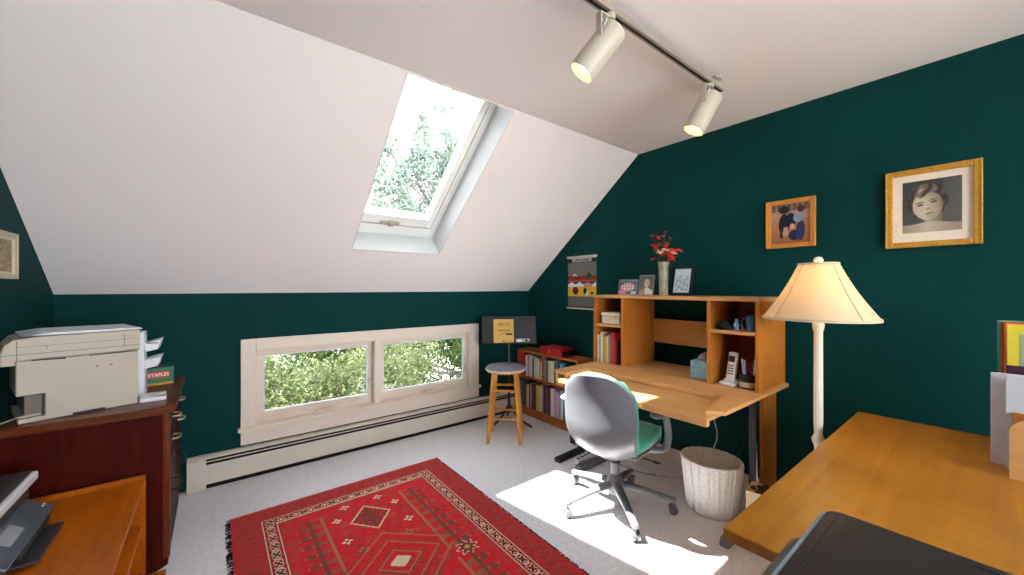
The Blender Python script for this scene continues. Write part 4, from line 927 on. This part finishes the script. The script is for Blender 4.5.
# white sorter trays at right of printer
tr = thing('paper_sorter', 'white plastic paper sorter with angled trays beside the beige printer', 'paper tray', (-.335, 2.745, .7835), R(0))
bx(.0, .047, .0, .10, 0, .335).build('tray_column', m_whitep, tr, bevel=.003)
for z in (.142, .23):
    b = MB(); b.prism([(.0475, z), (.098, z + .01), (.112, z + .062), (.0475, z + .045)], .0, .13, 'y'); t2 = b.build('tray', m_whitep, tr, bevel=.003)
bx(.055, .10, -.0015, .0, .272, .277).build('tray_label', m_dark, tr)
dv = thing('label_printer', 'flat white desk device with grey latch on the cabinet in front of green box', 'device', (-.255, 2.60, .7835), R(4))
bx(-.035, .062, -.01, .13, 0, .02).build('housing', m_whitep, dv, bevel=.005); bx(.03, .055, .03, .07, .0205, .034).build('latch', m_steel, dv, bevel=.003)
b = MB(); b.box(.06, .066, .02, .035, .0202, .022); b.build('lamp', M('red led', rgb(190, 40, 40), .4), dv)
# staples paper box
sbx = thing('staples_box', 'green paper box with red STAPLES label and yellow bottom on the cabinet', 'box', (-.40, 2.98, .7835), R(12))
bx(0, .215, 0, .15, .0125, .10).build('box_lid', M('staples green', rgb(14, 110, 80), .5, var=.05), sbx, bevel=.002)
bx(.002, .213, .002, .148, 0, .012).build('box_base', M('staples yellow', rgb(206, 158, 40), .6), sbx)
lb = bx(.098, .194, -.0022, -.0003, .04, .078).build('brand_label', M('staples red', rgb(190, 52, 34), .5), sbx)
text('brand_lettering', 'STAPLES', .026, M('label white', rgb(240, 216, 200), .5), Matrix(((1, 0, 0, .146), (0, 0, -1, -.0028), (0, 1, 0, .059), (0, 0, 0, 1))), lb, .0004, .95)
bx(.14, .17, .04, .07, .1003, .1012).build('top_label', M('staples red top', rgb(196, 80, 60), .5), sbx)
bx(.2152, .2165, .04, .11, .035, .085).build('end_label', M('end label', rgb(140, 190, 170), .5), sbx)
tag(MB().tube([(-.715, 2.50, .788), (-.66, 2.548, .80), (-.625, 2.575, .825)], .004, 6).build('printer_cable', M('grey cable', rgb(150, 150, 146), .5), None, smooth='all'), 'pale grey cable trailing from the beige printer across the cabinet top', 'cord')

# ------------------------------------------------------------------ low orange bookcase bottom left
ob = thing('low_shelf_unit', 'low orange wood shelf unit in front of the cherry cabinet', 'shelf unit', (0, 0, 0))
OX0, OX1, OY0, OY1 = -.60, -.25, 1.25, 2.43
bx(OX0, OX1 - .0, OY0, OY1 - .02, .452, .472).build('top_board', m_orange, ob, bevel=.002)
bx(OX0, OX1, OY1 - .02, OY1, 0, .49).build('end_panel', m_orange, ob, bevel=.002)
bx(OX0, OX1, OY0 - .02, OY0, 0, .49).build('end_panel', m_orange, ob, bevel=.002)
bx(OX0, OX1 - .01, OY0, OY1 - .02, .25, .268).build('shelf', m_orange, ob, bevel=.002)
bx(OX0, OX1 - .01, OY0, OY1 - .02, .03, .048).build('shelf', m_orange, ob, bevel=.002)
bx(OX0, OX0 + .01, OY0, OY1 - .02, .048, .452).build('back_panel', m_orange, ob)
bx(OX1 - .02, OX1 + .07, OY0, OY1 + .0, .0, .02).build('base_board', m_orange, ob, bevel=.002)
pk = MB(); pk.lathe([(.03, 0), (.034, .01), (.034, .07), (.02, .09), (.018, .1)], 0, 0, 18); o = pk.build('pink_bottle', M('pink plastic', rgb(214, 70, 96), .4), None, smooth=True, loc=(-.32, 2.3, .0485)); tag(o, 'small pink bottle on the bottom shelf of the orange shelf unit', 'bottle')

# inkjet printer on it
ij = thing('inkjet_printer', 'black and white inkjet printer with tilted touchscreen on the orange shelf unit', 'printer', (-.52, 2.22, .4725), R(0))
IH = .198
bx(-.15, -.02, -.46, -.01, 0, IH - .035).build('body', M('charcoal body', rgb(60, 62, 66), .4), ij, bevel=.006)
bx(-.15, .0, -.47, .0, IH - .034, IH - .004).build('white_band', m_whitep, ij, bevel=.006)
bx(-.15, -.012, -.462, -.008, IH - .0035, IH + .004).build('lid', M('charcoal lid', rgb(50, 50, 52), .35), ij, bevel=.004)
mxp = Matrix.Translation((-.02, -.045, IH - .085)) @ Matrix.Rotation(R(34), 4, 'Y')
pn = bx(.0, .085, -.42, .0, -.012, .0, m=mxp).build('control_panel', M('slate panel', rgb(70, 80, 92), .35), ij, bevel=.003)
bx(.015, .055, -.31, -.19, .0003, .0016, m=mxp).build('touchscreen', M('grey screen', rgb(150, 154, 160), .2), pn)
for yy_ in (-.028, -.012): MB().cyl(mxp @ Vector((.055, yy_, 0)), mxp @ Vector((.055, yy_, .002)), .004, n=12).build('button', m_whitep, pn)
bx(-.019, .045, -.36, -.08, .03, .05).build('paper_drawer', m_blackp, ij, bevel=.003)
bx(.02, .085, -.36, -.10, .012, .02).build('output_tray', M('dark tray', rgb(48, 48, 52), .4), ij, bevel=.002)

# ------------------------------------------------------------------ track light
tk = thing('track_light', 'brushed metal ceiling track rail with two spotlights', 'track light', (0, 0, 0))
TY = .945
bx(.55, 2.19, TY - .017, TY + .017, 2.42, 2.443).build('rail', m_steel, tk, bevel=.002)
bx(.56, 2.185, TY - .006, TY + .006, 2.4185, 2.4199).build('rail_groove', m_dark, tk)
for x_ in (1.0, 2.12): MB().lathe([(.03, 2.474), (.028, 2.462), (.012, 2.458), (.012, 2.443)], x_, TY, 24).build('ceiling_mount', m_steel, tk, smooth=True)
def spot(x, aim, label):
    aim = Vector(aim).normalized(); piv = Vector((x, TY, 2.335))
    t = thing('spotlight', label, 'spotlight', (x, TY, 2.418), 0, 'cylinder spotlights on the ceiling track')
    off = Vector((x, TY, 2.418)); P = lambda v_: Vector(v_) - off
    b = MB(); b.lathe([(.02, -.022), (.022, -.018), (.022, -.001)], 0, 0, 20); b.box(-.066, -.060, -.013, .013, -.11, -.016).box(-.066, .0, -.013, .013, -.022, -.016); b.cyl((-.0595, 0, -.095), (-.04, 0, -.095), .007); b.build('bracket', m_can, t, bevel=.002)
    b = MB(); b.tube([(-.02, 0, -.022), (-.045, -.02, -.05), (-.05, -.01, -.075), (-.03, 0, -.085)], .003, 6); b.build('lead_wire', m_whitep, t, smooth='all')
    c0 = piv - aim * .03 - off; c1 = piv + aim * .15 - off
    rot = aim.to_track_quat('Z', 'Y').to_matrix().to_4x4(); mm = Matrix.Translation(c0) @ rot
    b = MB(); b.T = mm; r = .054
    b.lathe([(.0, 0), (r * .9, 0), (r, .006), (r, .205), (r - .003, .205), (r - .003, .15), (.036, .13), (0, .128)], 0, 0, 36); b.build('lamp_can', m_can, t, smooth=True)
    b = MB(); b.T = mm; b.lathe([(0, .13), (.016, .13), (.033, .165), (.030, .176), (0, .18)], 0, 0, 24); b.build('bulb', emis('halogen face', (1, .86, .55), 3), t, smooth=True)
    l = bpy.data.lights.new('spot_beam', 'SPOT'); l.energy = .5; l.color = (1, .84, .62); l.spot_size = R(70); l.spot_blend = .6; l.shadow_soft_size = .03
    lo = bpy.data.objects.new('spot_beam', l); C.objects.link(lo); lo.parent = t; lo.location = c0 + aim * .21; lo.rotation_euler = aim.to_track_quat('-Z', 'Y').to_euler()
spot(1.22, (-.41, .45, -.75), 'nearer beige cylinder spotlight on the ceiling track, larger in view')
spot(2.05, (-.27, .34, -.85), 'farther beige cylinder spotlight at the right end of the ceiling track')

# ------------------------------------------------------------------ outside: ground and trees
gm = M('bounce ground', rgb(205, 205, 200), .9, var=.3, scale=.8)  # ground colour raised so it bounces light up to the ceiling
struct(bx(-40, 40, -40, 40, -3.2, -3.0).build('ground', gm))
def leaves(name, blobs, n, size, mat, parent, flat=1):
    A = []; w_ = np.array([b_[1] ** 2 for b_ in blobs]); w_ = w_ / w_.sum(); idx = np.random.choice(len(blobs), n, p=w_)
    cen = np.array([b_[0] for b_ in blobs])[idx]; rad = np.array([b_[1] for b_ in blobs])[idx]
    d = np.random.normal(size=(n, 3)); d /= np.linalg.norm(d, axis=1)[:, None]
    P = cen + d * (rad * np.random.uniform(.45, 1.05, n))[:, None]
    a = np.random.normal(size=(n, 3)); a /= np.linalg.norm(a, axis=1)[:, None]
    c = np.cross(a, np.random.normal(size=(n, 3))); c /= np.linalg.norm(c, axis=1)[:, None]
    s = (size * np.random.uniform(.6, 1.3, n))[:, None]
    V = np.stack([P - a * s, P + c * s * .45, P + a * s, P - c * s * .45], 1).reshape(-1, 3)
    me = bpy.data.meshes.new(name); me.from_pydata(V.tolist(), [], np.arange(4 * n).reshape(-1, 4).tolist()); me.materials.append(mat)
    o = bpy.data.objects.new(name, me); C.objects.link(o); o.parent = parent; return o
def leafmat(name, c, c2):
    m = bpy.data.materials.new(name); m.use_nodes = True; t = m.node_tree; t.nodes.clear(); o = t.nodes.new('ShaderNodeOutputMaterial')
    tc = t.nodes.new('ShaderNodeTexCoord'); n = t.nodes.new('ShaderNodeTexNoise'); n.inputs['Scale'].default_value = 3; r = t.nodes.new('ShaderNodeValToRGB')
    r.color_ramp.elements[0].position = .35; r.color_ramp.elements[1].position = .65; r.color_ramp.elements[0].color = c + (1,); r.color_ramp.elements[1].color = c2 + (1,)
    t.links.new(tc.outputs['Object'], n.inputs['Vector']); t.links.new(n.outputs['Fac'], r.inputs[0])
    d = t.nodes.new('ShaderNodeBsdfDiffuse'); tr_ = t.nodes.new('ShaderNodeBsdfTranslucent'); x = t.nodes.new('ShaderNodeMixShader'); x.inputs[0].default_value = .4
    for q in (d, tr_): t.links.new(r.outputs[0], q.inputs[0])
    t.links.new(d.outputs[0], x.inputs[1]); t.links.new(tr_.outputs[0], x.inputs[2]); t.links.new(x.outputs[0], o.inputs[0]); return m
lm1 = leafmat('sunny leaves', rgb(64, 76, 48), rgb(92, 98, 68)); lm2 = leafmat('deep leaves', rgb(50, 68, 36), rgb(74, 88, 52)); lm3 = leafmat('hazed tree leaves', rgb(100, 114, 102), rgb(126, 136, 126))  # skylight tree: haze and glass reflection put into the paled, greyed leaf colour
bark = M('grey bark', rgb(110, 104, 96), .9, var=.3, scale=10)
def tree(label, base, blobs, n, size, mat, trunk_to):
    t = thing('tree', label, 'tree', base); B = Vector(base)
    b = MB(); T_ = Vector(trunk_to) - B; b.tube([(0, 0, 0), T_ * .5 + Vector((.1, 0, 0)), T_], [.16, .12, .08], 8)
    for c, r in blobs[:14]: q = Vector(c) - B; b.tube([T_ * .8, (T_ * .8 + q) / 2 + Vector((0, 0, .1)), q], [.05, .03, .012], 5)
    b.build('trunk', bark, t, smooth='all'); leaves('foliage', [((Vector(c) - B)[:], r) for c, r in blobs], n, size, mat, t)
random.seed(3)
bl = [((random.uniform(-1.5, 2.9), random.uniform(5.2, 6.4), random.uniform(-2.4, .45)), random.uniform(.4, .7)) for _ in range(70)]
tree('pale sunlit leafy tree filling the left pane of the low window', (.5, 5.9, -3), bl, 90000, .036, lm1, (.6, 5.9, -1))
bl = [((random.uniform(-1.6, 10.2), random.uniform(9.0, 11.0), random.uniform(-2.8, 1.5)), random.uniform(.6, .95)) for _ in range(120)]
tree('deeper green tree filling the right pane of the low window', (6.2, 10, -3), bl, 130000, .055, lm2, (6.2, 10, -1))
bl = []
for k in range(230):
    x = 2.3 + 3.4 * random.random(); z = 2.3 + random.random() * 3.5
    if z < 5.75 - .85 * abs(x - 4.2): bl.append(((x, 7.6 + random.uniform(-.35, .35), z), random.uniform(.12, .3)))
tree('tall airy tree with haze-paled leaves seen through the skylight', (5.2, 7.6, -3), bl, 20000, .05, lm3, (4.7, 7.6, 2.6))
